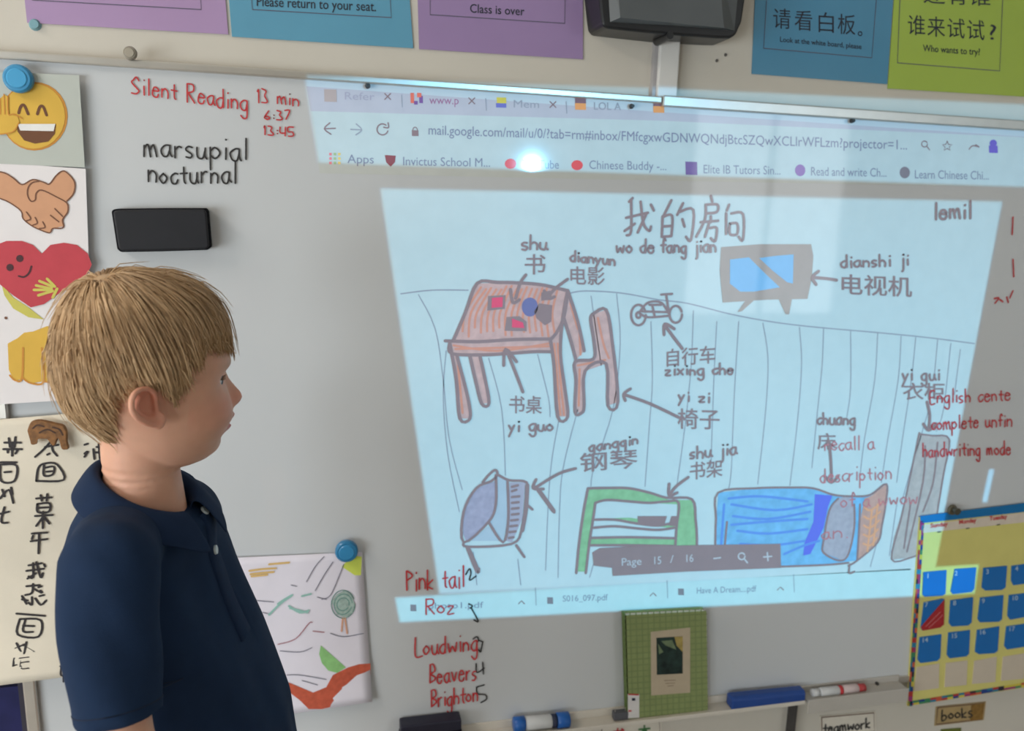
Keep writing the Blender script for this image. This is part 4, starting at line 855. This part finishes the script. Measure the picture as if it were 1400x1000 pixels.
def head_point(z, a):
    xf, xb, w_ = interp(FRONT, z), interp(BACK, z), interp(WIDE, z)
    mid = xf * .25 + xb * .75 if False else (xf + xb) * .5 - .008
    c, s = math.cos(a), math.sin(a)
    n = 2.35 if c > 0 else 2.05
    if z < -.03 and c > 0: n = 2.35 - .35 * min(1, (-.03 - z) / .05)
    rx = (xf - mid) if c > 0 else (mid - xb)
    x = mid + rx * math.copysign(abs(c) ** (2 / n), c); y = w_ * math.copysign(abs(s) ** (2 / n), s)
    if c > 0:
        f_ = c ** .5
        # nose: bridge, tip, wings
        pr = np.interp(z, [-.040, -.0365, -.033, -.028, -.022, -.015, -.006, .004, .014, .024], [0, .006, .0145, .0190, .0190, .0140, .0080, .0036, .0012, 0])
        sy = np.interp(z, [-.038, -.028, -.018, 0, .02], [.0115, .0110, .0088, .0080, .010])
        x += pr * math.exp(-(abs(y) / sy) ** 2.6)
        x += .004 * g(abs(y) - .0115, .0052) * g(z + .031, .0065)
        # eye sockets, brows, cheeks
        x -= .0080 * g(abs(y) - .031, .017) * g(z - .001, .011) * f_
        x += .0022 * g(abs(y) - .028, .020) * g(z - .019, .007) * f_
        x += .0035 * g(abs(y) - .036, .020) * g(z + .028, .018) * f_
        # lips
        x += .0078 * g(y, .015) * g(z + .0475, .0046) + .0015 * g(y, .009) * g(z + .041, .004)
        x += .0100 * g(y, .014) * g(z + .0615, .0055)
        x -= .0085 * g(y, .019) * g(z + .0545, .0022)
        x += .0040 * g(y, .017) * g(z + .081, .009)
    return Vector((x, y, z))
def head_mesh():
    zs = [-.102 + (.208) * (0.5 - 0.5 * math.cos(math.pi * k / 150)) * 1.0 for k in range(151)]
    zs = sorted(set([round(-.102 + .208 * (k / 170.0), 5) for k in range(1, 170)] + [-.1018, -.101, -.1, .1055, .1045]))
    na = 200; vs = []; fs = []
    for z in zs:
        for k in range(na): vs.append(head_point(z, 2 * math.pi * k / na))
    for j in range(len(zs) - 1):
        for k in range(na): fs.append((j * na + k, j * na + (k + 1) % na, (j + 1) * na + (k + 1) % na, (j + 1) * na + k))
    fs.append(tuple(range(na - 1, -1, -1))); fs.append(tuple((len(zs) - 1) * na + k for k in range(na)))
    return vs, fs
body = MB()
hv, hf = head_mesh()
head_bvh = BVHTree.FromPolygons([tuple(v) for v in hv], hf)
body.add([hw_(v) for v in hv], hf)

# ears: a tilted shell with a rolled rim, an inner fold and a lobe
def ear(side):
    mb = MB()
    c = Vector((-.012, side * .0735, -.014)); tilt = math.radians(24); ES = .84
    def e2h(u, v, o):        # u forward, v up (metres), o outward
        u *= ES; v *= ES; uu = u * math.cos(tilt) + v * math.sin(tilt) * -1; vv = u * math.sin(tilt) + v * math.cos(tilt)
        return hw_(c + Vector((uu, side * (o - (uu) * .38), vv)))
    rim = [(.010, .004), (.013, .014), (.008, .024), (-.002, .029), (-.012, .026), (-.018, .016), (-.0185, .004), (-.014, -.008), (-.007, -.018), (.001, -.0245), (.0075, -.022), (.009, -.014)]
    pts = [(a, b) for a, b in spline(rim, 5)]
    n = len(pts)
    off = [.004 + .006 * math.sin(math.pi * min(1, i / (n - 1) * 1.1)) for i in range(n)]
    mb.tube([e2h(a, b, off[i] + .003) for i, (a, b) in enumerate(pts)], [.0024 + .0012 * math.sin(math.pi * i / n) + (.0018 if i > n * .78 else 0) for i in range(n)], 10)
    anti = spline([(-.002, .018), (-.010, .014), (-.0125, .004), (-.009, -.006), (-.003, -.013), (.003, -.014)], 5)
    mb.tube([e2h(a, b, .0065) for a, b in anti], .0026, 8)
    mb.tube([e2h(a, b, .0055) for a, b in spline([(.010, .002), (.008, -.004), (.007, -.010)], 4)], .0030, 8)
    # base plate of the ear
    k = [(a * .92 - .001, b * .92) for a, b in pts]
    base0 = [e2h(a * .8 + .002, b * .8, -.012) for a, b in k]; base1 = [e2h(a, b, .0030 + off[i] * .25) for i, (a, b) in enumerate(k)]
    mid = e2h(-.001, .002, -.001)
    vs = base0 + base1 + [mid, e2h(0, 0, -.012)]
    fs = [(i, (i + 1) % n, n + (i + 1) % n, n + i) for i in range(n)] + [(n + i, n + (i + 1) % n, 2 * n) for i in range(n)] + [((i + 1) % n, i, 2 * n + 1) for i in range(n)]
    mb.add(vs, fs)
    # lobe
    mb2 = lobe = e2h(.002, -.019, .004)
    mb.v += []; return mb, lobe
def ball(mb, c, r, sx=1, sy=1, sz=1, n=16, m=10):
    vs = [Vector((c[0], c[1], c[2] + r * sz))]
    for j in range(1, m):
        for k in range(n):
            t = math.pi * j / m; a = 2 * math.pi * k / n
            vs.append(Vector((c[0] + r * sx * math.sin(t) * math.cos(a), c[1] + r * sy * math.sin(t) * math.sin(a), c[2] + r * sz * math.cos(t))))
    vs.append(Vector((c[0], c[1], c[2] - r * sz)))
    fs = [(0, 1 + k, 1 + (k + 1) % n) for k in range(n)]
    for j in range(m - 2):
        for k in range(n): fs.append((1 + j * n + k, 1 + (j + 1) * n + k, 1 + (j + 1) * n + (k + 1) % n, 1 + j * n + (k + 1) % n))
    b = 1 + (m - 2) * n
    fs += [(b + k, len(vs) - 1, b + (k + 1) % n) for k in range(n)]
    return mb.add(vs, fs)
for s in (-1, 1):
    em, lobe = ear(s); body.add(em.v, em.f); ball(body, lobe, .0062, 1, .7, 1.1)

# limbs and trunk: tapered chains grown with a skin modifier
TC = Vector((-0.165, HY + .02, 0))                      # trunk axis near the chest
YAW = math.radians(-14); cY, sY = math.cos(YAW), math.sin(YAW)
def tw(x, y, z): return Vector((TC.x + x * cY - y * sY, TC.y + x * sY + y * cY, z))   # trunk space -> world
NB = hw_((-.022, 0, -.075))
S0 = P(147, 772, HY - .106); S1 = P(167, 984, HY - .150)
jo = {'pelvis': (tw(-.005, 0, .66), .080), 'belly': (tw(.0, 0, .80), .070), 'chest': (tw(-.02, 0, .97), .062), 'neck0': (Vector((-.190, HY + .005, 1.08)), .041), 'neck1': (Vector((-.193, HY, 1.14)), .0395), 'neck2': (Vector((-.190, HY, 1.20)), .0405),
      'sR': (S0, .027), 'eR': (S0.lerp(S1, 1.22), .029), 'wR': (S0.lerp(S1, 1.22) + Vector((.05, .01, -.18)), .0215), 'hR': (S0.lerp(S1, 1.22) + Vector((.06, .01, -.21)), .021),
      'sL': (tw(-.055, .098, 1.045), .026), 'eL': (P(346, 895, HY + .175), .0255), 'wL': (P(322, 1075, HY + .15), .0215), 'hL': (P(320, 1115, HY + .148), .021),
      'pR': (tw(.01, -.068, .60), .068), 'kR': (tw(.02, -.075, .345), .044), 'aR': (tw(-.01, -.078, .085), .029), 'tR': (tw(.03, -.080, .045), .030), 'zR': (tw(.11, -.085, .030), .026),
      'pL': (tw(.01, .068, .60), .068), 'kL': (tw(.02, .075, .345), .044), 'aL': (tw(-.01, .078, .085), .029), 'tL': (tw(.03, .080, .045), .030), 'zL': (tw(.11, .085, .030), .026)}
ed = [('pelvis', 'belly'), ('belly', 'chest'), ('chest', 'neck0'), ('neck0', 'neck1'), ('neck1', 'neck2')]
for s in 'RL': ed += [('chest', 's' + s), ('s' + s, 'e' + s), ('e' + s, 'w' + s), ('w' + s, 'h' + s), ('pelvis', 'p' + s), ('p' + s, 'k' + s), ('k' + s, 'a' + s), ('a' + s, 't' + s), ('t' + s, 'z' + s)]
SK = 1.0
jo = {k: (p, r * SK) for k, (p, r) in jo.items()}
def ring_tube(mb, keys):
    """tapered limb through joints, smooth"""
    pts = [jo[k][0] for k in keys]; rr = [jo[k][1] / SK for k in keys]
    P_, R_ = [], []
    q = [pts[0]] + pts + [pts[-1]]; qr = [rr[0]] + rr + [rr[-1]]
    for i in range(1, len(q) - 2):
        for k in range(8):
            t = k / 8
            def cr(a, b, c_, d): return 0.5 * ((2 * b) + (c_ - a) * t + (2 * a - 5 * b + 4 * c_ - d) * t * t + (3 * b - a - 3 * c_ + d) * t ** 3)
            P_.append(cr(q[i - 1], q[i], q[i + 1], q[i + 2])); R_.append(qr[i] * (1 - t) + qr[i + 1] * t)
    P_.append(pts[-1]); R_.append(rr[-1])
    mb.tube(P_, R_, 48); ball(mb, P_[-1], R_[-1]); ball(mb, P_[0], R_[0])
for q_ in ('sR', 'sL'): body.tube([jo['neck0'][0], jo['neck0'][0].lerp(jo[q_][0], .5) + Vector((0, 0, -.004)), jo[q_][0]], [.032, .030, .026], 32)
for ks in (['pelvis', 'belly', 'chest', 'neck0', 'neck1', 'neck2'], ['sR', 'eR', 'wR', 'hR'], ['sL', 'eL', 'wL', 'hL'], ['pR', 'kR', 'aR', 'tR', 'zR'], ['pL', 'kL', 'aL', 'tL', 'zL']): ring_tube(body, ks)
# hands: palm and five separate bent fingers
def hand_mesh(wrist, d, side, up):
    d = d.normalized(); n_ = up.normalized(); s_ = d.cross(n_).normalized() * side; n_ = s_.cross(d).normalized() * side
    L = lambda a, b, c_: wrist + d * a + s_ * b + n_ * c_
    ball(body, L(.032, 0, 0), .028, 1, 1, 1)
    body.tube([L(.0, 0, 0), L(.02, 0, 0), L(.055, 0, 0)], [.019, .023, .022], 12)
    for i, ln in enumerate((.050, .056, .052, .041)):
        b0 = (i - 1.5) * .0125
        body.tube([L(.045, b0, 0), L(.063, b0 * 1.1, 0), L(.063 + ln * .45, b0 * 1.15, -.006), L(.063 + ln * .75, b0 * 1.15, -.016), L(.063 + ln * .9, b0 * 1.15, -.025)], [.0072, .0068, .0062, .0056, .0042], 8)
    body.tube([L(.018, -.020, 0), L(.036, -.032, -.006), L(.054, -.036, -.013), L(.066, -.035, -.019)], [.0095, .008, .0072, .005], 8)
hand_mesh(jo['wR'][0], Vector((.12, 0, -1)), 1, Vector((0, -1, 0)))
hand_mesh(jo['wL'][0], jo['hL'][0] - jo['wL'][0], -1, Vector((0, 0, 1)))

def remeshed(name, mb, voxel, m, parent, smooth_it=3, fac=0.5):
    me = bpy.data.meshes.new('t'); me.from_pydata([tuple(v) for v in mb.v], [], mb.f); me.update()
    bm = bmesh.new(); bm.from_mesh(me); bmesh.ops.triangulate(bm, faces=[f_ for f_ in bm.faces if len(f_.verts) > 4]); bmesh.ops.recalc_face_normals(bm, faces=bm.faces); bm.to_mesh(me); bm.free()
    o = bpy.data.objects.new('t', me); C.objects.link(o)
    r = o.modifiers.new('r', 'REMESH'); r.mode = 'VOXEL'; r.voxel_size = voxel
    if smooth_it: s_ = o.modifiers.new('s', 'SMOOTH'); s_.iterations = smooth_it; s_.factor = fac
    dg = bpy.context.evaluated_depsgraph_get(); nm = bpy.data.meshes.new_from_object(o.evaluated_get(dg)); nm.name = name
    bpy.data.objects.remove(o)
    nm.materials.clear(); nm.materials.append(m)
    nm.polygons.foreach_set('use_smooth', [True] * len(nm.polygons))
    n_ = bpy.data.objects.new(name, nm); C.objects.link(n_)
    if parent is not None: n_.parent = parent; nm.transform(Matrix.Translation(-PW(parent)))
    return n_
boy = tag(empty('person', (TC.x, TC.y, 0)), 'young boy with short blond hair in a navy polo shirt, looking right at the board', 'person')
boy['label'] = 'young blond boy in a navy polo shirt, seen from the side looking at the board'
m_skin = mat('skin', (1, 1, 1), 0.5, 0.35, 0.03, 60, 0.12, 900, sss=0.25, attr='tone')
skin_o = remeshed('body', body, 0.0021, m_skin, boy, 5, 0.5)
# skin tones that belong to the skin: lips, ears, cheeks, brows
me = skin_o.data; n = len(me.vertices); co = np.empty(n * 3, dtype=np.float32); me.vertices.foreach_get('co', co); co = co.reshape(-1, 3) + np.array(PW(boy))
RI = np.array(R_H.inverted()); hl = ((co - np.array(HC)) @ RI.T) / HS
base = np.array(srgb(216, 164, 138)); lip = np.array(srgb(190, 104, 100)); rosy = np.array(srgb(222, 142, 120)); brow = np.array(srgb(186, 140, 108))
col = np.tile(base, (n, 1))
def blend(wt, c): 
    global col
    wt = np.clip(wt, 0, 1)[:, None]; col = col * (1 - wt) + c * wt
G = lambda x, s: np.exp(-(x / s) ** 2)
ishead = hl[:, 2] > -.12
blend(.75 * ishead * G(np.abs(hl[:, 1]) - .083, .012) * G(hl[:, 0] + .012, .026) * G(hl[:, 2] + .008, .035), rosy)
blend(.45 * ishead * (hl[:, 0] > .03) * G(np.abs(hl[:, 1]) - .045, .02) * G(hl[:, 2] + .03, .02), rosy)
blend(.5 * ishead * (hl[:, 0] > .088) * G(hl[:, 2] + .025, .012), rosy)
blend(1.1 * ishead * (hl[:, 0] > .07) * G(hl[:, 1], .021) * np.maximum(G(hl[:, 2] + .0485, .0042), G(hl[:, 2] + .0605, .005)), lip)
blend(.8 * ishead * (hl[:, 0] > .05) * G(np.abs(hl[:, 1]) - .030, .017) * G(hl[:, 2] - .0195 - .02 * (np.abs(hl[:, 1]) - .03) * -1, .0035), brow)
ca = me.color_attributes.new('tone', 'FLOAT_COLOR', 'POINT'); ca.data.foreach_set('color', np.c_[col, np.ones(n)].astype(np.float32).ravel())

# eyes
for s in (-1, 1):
    h_ = head_bvh.ray_cast(Vector((.3, s * .0295, .0005)), Vector((-1, 0, 0)))
    ex = h_[0].x - .0094; c = hw_((ex, s * .0290, .0005)); mb = MB(); ball(mb, c, .0112, n=20, m=14)
    eo = mb.link('eye', mat('eye_white', srgb(226, 220, 216), 0.25, 0.5, 0.01, coat=0.6), boy, True)
    f_ = (R_H @ Vector((1, 0, -.08))).normalized(); mb = MB()
    a_ = f_.cross(Vector((0, 0, 1))).normalized(); b_ = a_.cross(f_)
    for r0, r1, d0, d1, nm, mt in ((.0056, .0050, .0100, .0112, 'iris', mat('iris_blue', srgb(96, 116, 136), 0.3, 0.5)), (.0024, .0018, .0110, .0118, 'pupil', mat('pupil_black', srgb(14, 12, 14), 0.3, 0.5))):
        mb = MB(); vs = [c + f_ * d_ + (a_ * math.cos(t) + b_ * math.sin(t)) * r_ for r_, d_ in ((r0, d0), (r1, d1)) for t in [2 * math.pi * k / 18 for k in range(18)]]
        mb.add(vs, [tuple(range(18)), tuple(range(35, 17, -1))] + [(k, k + 18, (k + 1) % 18 + 18, (k + 1) % 18) for k in range(18)]); mb.link(nm, mt, eo)
    # lashes
    mb = MB()
    for k in range(12):
        y_ = s * (.021 + .0017 * k); z_ = .0045 - abs(k - 5.5) * .0004; q0 = head_bvh.ray_cast(Vector((.3, y_, z_)), Vector((-1, 0, 0)))[0]; p0_ = hw_(q0); p1_ = p0_ + R_H @ Vector((.0055, s * .001 * (k - 4) * .4, .0015))
        mb.tube([p0_, p0_.lerp(p1_, .5) + Vector((0, 0, -.0006)), p1_], [.0004, .0003, .0001], 4)
    mb.link('eyelashes', mat('lash_brown', srgb(110, 84, 60), 0.7), boy)

# hair: thousands of tapered locks combed out from the crown
WH = Vector((-.34, -.02, .93)).normalized()             # crown whorl direction in head space
hcen = Vector((-.006, 0, .018))
def scalp(d):
    h = head_bvh.ray_cast(hcen + d * .3, -d)
    return h[0] if h[0] else hcen + d * .09
HLZ = [(0, .037), (18, .034), (32, .036), (44, .040), (56, .036), (66, .018), (72, -.004), (78, -.016), (83, -.004), (90, .006), (104, .008), (116, -.006), (124, -.030), (134, -.050), (150, -.064), (180, -.070)]
def hairline(d):
    p = scalp(d); a = abs(math.degrees(math.atan2(p.y, p.x + .004)))
    return float(np.interp(a, [q[0] for q in HLZ], [q[1] for q in HLZ])), p, a
ax1 = WH.cross(Vector((0, 1, 0))).normalized(); ax2 = WH.cross(ax1)
def dirat(th, ph): return (WH * math.cos(th) + (ax1 * math.cos(ph) + ax2 * math.sin(ph)) * math.sin(th)).normalized()
def thmax(ph, extra=0.0):
    lo = .2; th = .2
    while th < 2.9:
        hz, p, a = hairline(dirat(th, ph))
        if p.z < hz + extra: return th
        th += .03
    return th
NPH = 180
TM = [thmax(2 * math.pi * k / NPH) for k in range(NPH)]
def tmx(ph):
    f_ = (ph / (2 * math.pi) * NPH) % NPH; i = int(f_); return TM[i] * (1 - f_ + i) + TM[(i + 1) % NPH] * (f_ - i)
def lift(th, tm):                                        # hair thickness over the scalp
    e_ = min(1.0, max(0.0, (tm - th) / .55)); return .0035 + .0100 * e_ ** .7
hb = MB()
# undercoat
vs = []; NT = 26
for j in range(NT + 1):
    for k in range(NPH):
        ph = 2 * math.pi * k / NPH; th = .001 + (TM[k] * .92 - .001) * j / NT
        d = dirat(th, ph); vs.append(hw_(scalp(d) + d * (lift(th, TM[k]) * .72 if j < NT else -.0015)))
fs = [(j * NPH + k, j * NPH + (k + 1) % NPH, (j + 1) * NPH + (k + 1) % NPH, (j + 1) * NPH + k) for j in range(NT) for k in range(NPH)]
uc_n = len(vs); hv_ = list(vs); hfaces = list(fs); tint = [0.42] * len(vs)
rs = random.Random(5)
GR = 90; scache = {}
def scalp_c(th, ph):
    return scalp(dirat(th, ph))
NS = 8200
for i in range(NS):
    ph = rs.uniform(0, 2 * math.pi); tm = tmx(ph)
    th0 = math.acos(1 - rs.random() * (1 - math.cos(min(tm, 2.2)))) if rs.random() < .8 else rs.uniform(0.02, .5)
    if th0 > tm - .06: th0 = tm - .06 - rs.random() * .3
    th0 = max(.02, th0)
    ln = rs.uniform(.45, .85); cl = mnoise.noise(Vector((ph * 7, th0 * 5, 3))) ; cl2 = mnoise.noise(Vector((ph * 16, th0 * 7, 9)))
    th1 = min(th0 + ln, tm + rs.uniform(-.06, .03) + .10 * cl2 + .22 * mnoise.noise(Vector((ph * 20, 1.7, 4))))
    if th1 < th0 + .1: th1 = th0 + .1
    nseg = 6; pts = []
    drift = .30 * cl + .10 * rs.uniform(-1, 1)
    fly = rs.random() < .03
    top = rs.uniform(.75, 1.12) * (1.25 if fly else 1)
    for q_ in range(nseg + 1):
        t = q_ / nseg; th = th0 + (th1 - th0) * t
        pp = ph + drift * t * .35 / max(.35, math.sin(min(th, 1.5)))
        d = dirat(th, pp)
        li = lift(th, tmx(pp)) * top * min(1, .35 + 2.2 * t) + .0034 * cl2 * t
        if fly: li += .006 * t * t
        pts.append(scalp(d) + d * max(.0008, li))
    r0 = rs.uniform(.00045, .0008); b0 = len(hv_)
    pw = [hw_(p_) for p_ in pts]
    tn = min(1, max(0, .5 + .30 * cl2 + .22 * rs.uniform(-1, 1)))
    for q_, p_ in enumerate(pw):
        dd = (pw[min(q_ + 1, nseg)] - pw[max(q_ - 1, 0)]).normalized(); a_ = dd.cross(Vector((.3, .2, 1))).normalized(); b_ = dd.cross(a_)
        r_ = r0 * (1 - .8 * (q_ / nseg) ** 2.2)
        for k in range(3): t = 2 * math.pi * k / 3; hv_.append(p_ + a_ * math.cos(t) * r_ + b_ * math.sin(t) * r_); tint.append(tn)
    for q_ in range(nseg):
        for k in range(3): hfaces.append((b0 + q_ * 3 + k, b0 + q_ * 3 + (k + 1) % 3, b0 + (q_ + 1) * 3 + (k + 1) % 3, b0 + (q_ + 1) * 3 + k))
m_hair = mat('hair_blond', (1, 1, 1), 0.42, 0.45, 0.05, 90, attr='tint')
ho = link('hair', hv_, hfaces, m_hair, boy, True)
ta = np.array(tint)[:, None]; c0 = np.array(srgb(158, 122, 86)); c1 = np.array(srgb(228, 192, 148)); cc = c0 * (1 - ta) + c1 * ta
at = ho.data.color_attributes.new('tint', 'FLOAT_COLOR', 'POINT')
if len(ho.data.vertices) == len(cc): at.data.foreach_set('color', np.c_[cc, np.ones(len(cc))].astype(np.float32).ravel())
else: print('hair verts changed', len(ho.data.vertices), len(cc))

# ---- polo shirt
m_polo = mat('navy_pique', srgb(22, 43, 72), 0.85, 0.25, 0.06, 50, 0.6, 1400)
SECT = [(1.124, -.026, .042, .043), (1.115, -.024, .053, .058), (1.101, -.024, .063, .088), (1.082, -.028, .068, .108), (1.055, -.032, .072, .122), (1.02, -.029, .078, .130), (.96, -.018, .087, .134), (.90, -.009, .096, .136), (.83, .005, .106, .140), (.76, .010, .112, .144), (.68, .010, .118, .150), (.60, .010, .122, .156)]
def torso():
    mb = MB(); n_ = 72; vs = []
    for z, cx, rx, ry in SECT:
        for k in range(n_):
            a = 2 * math.pi * k / n_; c_, s_ = math.cos(a), math.sin(a)
            x = cx + rx * math.copysign(abs(c_) ** .9, c_); y = ry * math.copysign(abs(s_) ** .9, s_); vs.append(tw(x, y, z - .020 * c_ * min(1, max(0, (z - 1.02) / .10)) - .004))
    m_ = len(SECT)
    mb.add(vs, [(j * n_ + k, j * n_ + (k + 1) % n_, (j + 1) * n_ + (k + 1) % n_, (j + 1) * n_ + k) for j in range(m_ - 1) for k in range(n_)] + [tuple(range(n_)), tuple((m_ - 1) * n_ + k for k in range(n_ - 1, -1, -1))])
    return mb
sh = torso()
def sleeve(p0_, p1_, r0, r1, flat=0.9):
    ax = (p1_ - p0_).normalized(); a_ = ax.cross(Vector((0, 1, 0))).normalized(); b_ = ax.cross(a_)
    n_ = 40; rows = 16; vs = []
    for j in range(rows + 1):
        t = j / rows; c_ = p0_.lerp(p1_, t) + Vector((-.004 * math.sin(t * 3.1), 0, 0)); r_ = r0 * (1 - t) + r1 * t + .004 * math.sin(math.pi * t)
        if t > .90: r_ += .0012
        for k in range(n_): q_ = 2 * math.pi * k / n_; vs.append(c_ + a_ * math.cos(q_) * r_ + b_ * math.sin(q_) * r_ * flat)
    sh.add(vs, [(j * n_ + k, j * n_ + (k + 1) % n_, (j + 1) * n_ + (k + 1) % n_, (j + 1) * n_ + k) for j in range(rows) for k in range(n_)] + [tuple(range(n_)), tuple(rows * n_ + k for k in range(n_ - 1, -1, -1))])
ball(sh, S0, .044, 1, .9, 1.0, 24, 16); sh.tube([tw(-.026, -.030, 1.082), tw(-.032, -.065, 1.078), S0], [.040, .044, .044], 28); sleeve(S0, S1, .044, .0405)
S2 = tw(-.055, .098, 1.045); ball(sh, S2, .042, 1, .9, 1.0, 24, 16); sh.tube([tw(-.022, .030, 1.085), S2], [.040, .041], 28); sleeve(S2, S2.lerp(jo['eL'][0], .78), .042, .034)
shirt = remeshed('polo_shirt', sh, 0.0035, m_polo, boy, 6, 0.5)
# soft folds of the cloth
me = shirt.data; vn = [v.normal.copy() for v in me.vertices]; off0 = PW(boy)
for v, nn in zip(me.vertices, vn):
    w_ = v.co + off0
    a = mnoise.noise(Vector((w_.x * 9 + w_.z * 5, w_.y * 9, w_.z * 3.0))) * .0075
    a += mnoise.noise(Vector((w_.x * 26 + w_.z * 14, w_.y * 26, w_.z * 7.0 + 4))) * .0042
    u = (w_.x - S0.x) * .8 + (w_.z - 1.0) * .6
    a += .0028 * math.sin(u * 75) * math.exp(-((w_.x + .12) / .05) ** 2 - ((w_.z - .99) / .07) ** 2) * (1 if w_.y < TC.y else 0)
    v.co += nn * a
me.update()
dg = bpy.context.evaluated_depsgraph_get()
sb = BVHTree.FromPolygons([tuple(v.co + off0) for v in me.vertices], [tuple(p_.vertices) for p_ in me.polygons])
# collar
NC = tw(-.010, 0, 0)
ncx = hw_((-.022, 0, -.085))
def collar():
    nU = 72; prof = [(.000, -.020), (.000, -.006), (.0005, .004), (.0025, .0105), (.007, .0115), (.012, .008), (.019, -.001), (.025, -.010), (.029, -.017)]
    vs = []
    a0 = math.radians(15)
    for i in range(nU + 1):
        a = a0 + (2 * math.pi - 2 * a0) * i / nU; c_, s_ = math.cos(a), math.sin(a)
        fr = max(0, c_)
        zb = 1.118 - .0235 * c_; rb_ = .0415 + .004 * fr
        tip = math.exp(-((min(a, 2 * math.pi - a) - a0) / .40) ** 2)
        far = max(0, s_) * (c_ > -.3)
        for o_, z_ in prof:
            rr_ = rb_ + o_ * (1.0 + .30 * fr + .08 * far)
            zz = zb + z_ - (tip * .016 * (o_ / .029)) + far * .007 * (1 - abs(o_ - .012) / .03)
            vs.append(Vector((-.192, HY, 0)) + Vector((rr_ * c_ * cY - rr_ * s_ * sY, rr_ * c_ * sY + rr_ * s_ * cY, zz)))
    m_ = len(prof)
    return vs, [(i * m_ + j, (i + 1) * m_ + j, (i + 1) * m_ + j + 1, i * m_ + j + 1) for i in range(nU) for j in range(m_ - 1)]
vs, fs = collar()
co_ = link('collar', vs, fs, mat('navy_rib', srgb(22, 42, 72), 0.85, 0.25, 0.05, 60, 0.7, 1800), shirt, True)
md = co_.modifiers.new('t', 'SOLIDIFY'); md.thickness = .0022; md.offset = 0
md = co_.modifiers.new('s', 'SUBSURF'); md.levels = md.render_levels = 1
# placket with its edge, and buttons, laid on the chest
def onchest(y_, z_, off=.0012):
    o_ = tw(.35, y_, z_); d_ = (tw(0, y_, z_) - o_).normalized(); h = sb.ray_cast(o_, d_)
    return (h[0] + h[1] * off, h[1]) if h[0] else (tw(.12, y_, z_), Vector((1, 0, 0)))
vs = []; rows = 30
for j in range(rows + 1):
    z_ = 1.088 - .15 * j / rows
    for y_, of in ((-.0165, .0002), (-.015, .0026), (0, .003), (.0125, .0026), (.014, .0002)): vs.append(onchest(y_, z_, of)[0])
link('placket', vs, [(j * 5 + k, j * 5 + k + 1, (j + 1) * 5 + k + 1, (j + 1) * 5 + k) for j in range(rows) for k in range(4)], MATS['navy_rib'], shirt, True)
m_btn = mat('pearl_button', srgb(196, 206, 208), 0.25, 0.5, 0.02)
for z_ in (1.088, 1.043):
    p_, nn = onchest(-.003, z_, .0032); mb = MB(); a_ = nn.cross(Vector((0, 0, 1))).normalized(); b_ = a_.cross(nn)
    vs = [p_ + nn * d_ + (a_ * math.cos(t) + b_ * math.sin(t)) * r_ for d_, r_ in ((0, .0056), (.0022, .0050)) for t in [2 * math.pi * k / 16 for k in range(16)]]
    mb.add(vs, [tuple(range(16)), tuple(range(31, 15, -1))] + [(k, k + 16, (k + 1) % 16 + 16, (k + 1) % 16) for k in range(16)]); mb.link('button', m_btn, shirt)
# sleeve hem stitching
ax = (S1 - S0).normalized(); a_ = ax.cross(Vector((0, 1, 0))).normalized(); b_ = ax.cross(a_)
c_ = S0.lerp(S1, .905)
ring = []
for k in range(49):
    t = 2 * math.pi * k / 48; o_ = c_ + (a_ * math.cos(t) + b_ * math.sin(t)) * .12; h = sb.ray_cast(o_, (c_ - o_).normalized()); ring.append(h[0] if h[0] else c_)
MB().tube(ring, .0007, 5, False).link('hem_stitching', mat('navy_thread', srgb(14, 28, 52), 0.8), shirt)
# shorts, socks and shoes (below the frame)
m_short = mat('grey_shorts', srgb(70, 74, 84), 0.85, 0.2, 0.05)
sm = MB()
for s in 'RL':
    a, b = jo['p' + s][0], jo['k' + s][0]; sg = -1 if s == 'R' else 1
    sm.tube([a + Vector((0, 0, .06)), a, a.lerp(b, .45), a.lerp(b, .82)], [.085, .088, .080, .078], 24)
ball(sm, jo['pelvis'][0] + Vector((.01, 0, -.01)), .105, .95, 1.25, .9, 24, 16)
remeshed('shorts', sm, .006, m_short, boy, 6)
for s in 'RL':
    A_ = jo['a' + s][0]; sg = -1 if s == 'R' else 1
    mb = MB(); mb.tube([A_ + Vector((0, 0, .055)), A_ + Vector((0, 0, .0)), A_ + Vector((0, 0, -.04))], [.0335, .0345, .036], 18); mb.link('sock', mat('white_sock', srgb(220, 220, 218), 0.9), boy, True)
    mb = MB(); rows = []
    for x_, hw2, h_ in ((-.052, .022, .055), (-.035, .031, .062), (0, .034, .066), (.04, .037, .056), (.08, .039, .044), (.115, .036, .036), (.14, .022, .026)):
        rows.append([tw(A_.x * 0 + x_, 0, 0) - tw(0, 0, 0) + Vector((A_.x, A_.y, 0)) + Vector((-sY * w2, cY * w2, z2)) for w2, z2 in ((-hw2, .001), (-hw2 * 1.02, .018), (-hw2 * .85, h_ * .75), (-hw2 * .35, h_), (hw2 * .35, h_), (hw2 * .85, h_ * .75), (hw2 * 1.02, .018), (hw2, .001))])
    vs = [v for r_ in rows for v in r_]; k8 = 8
    mb.add(vs, [(j * 8 + k, j * 8 + (k + 1) % 8, (j + 1) * 8 + (k + 1) % 8, (j + 1) * 8 + k) for j in range(len(rows) - 1) for k in range(8)] + [tuple(range(7, -1, -1)), tuple((len(rows) - 1) * 8 + k for k in range(8))])
    so = mb.link('shoe', mat('black_leather', srgb(30, 30, 32), 0.4, 0.5, 0.05), boy, True); md = so.modifiers.new('s', 'SUBSURF'); md.levels = md.render_levels = 1
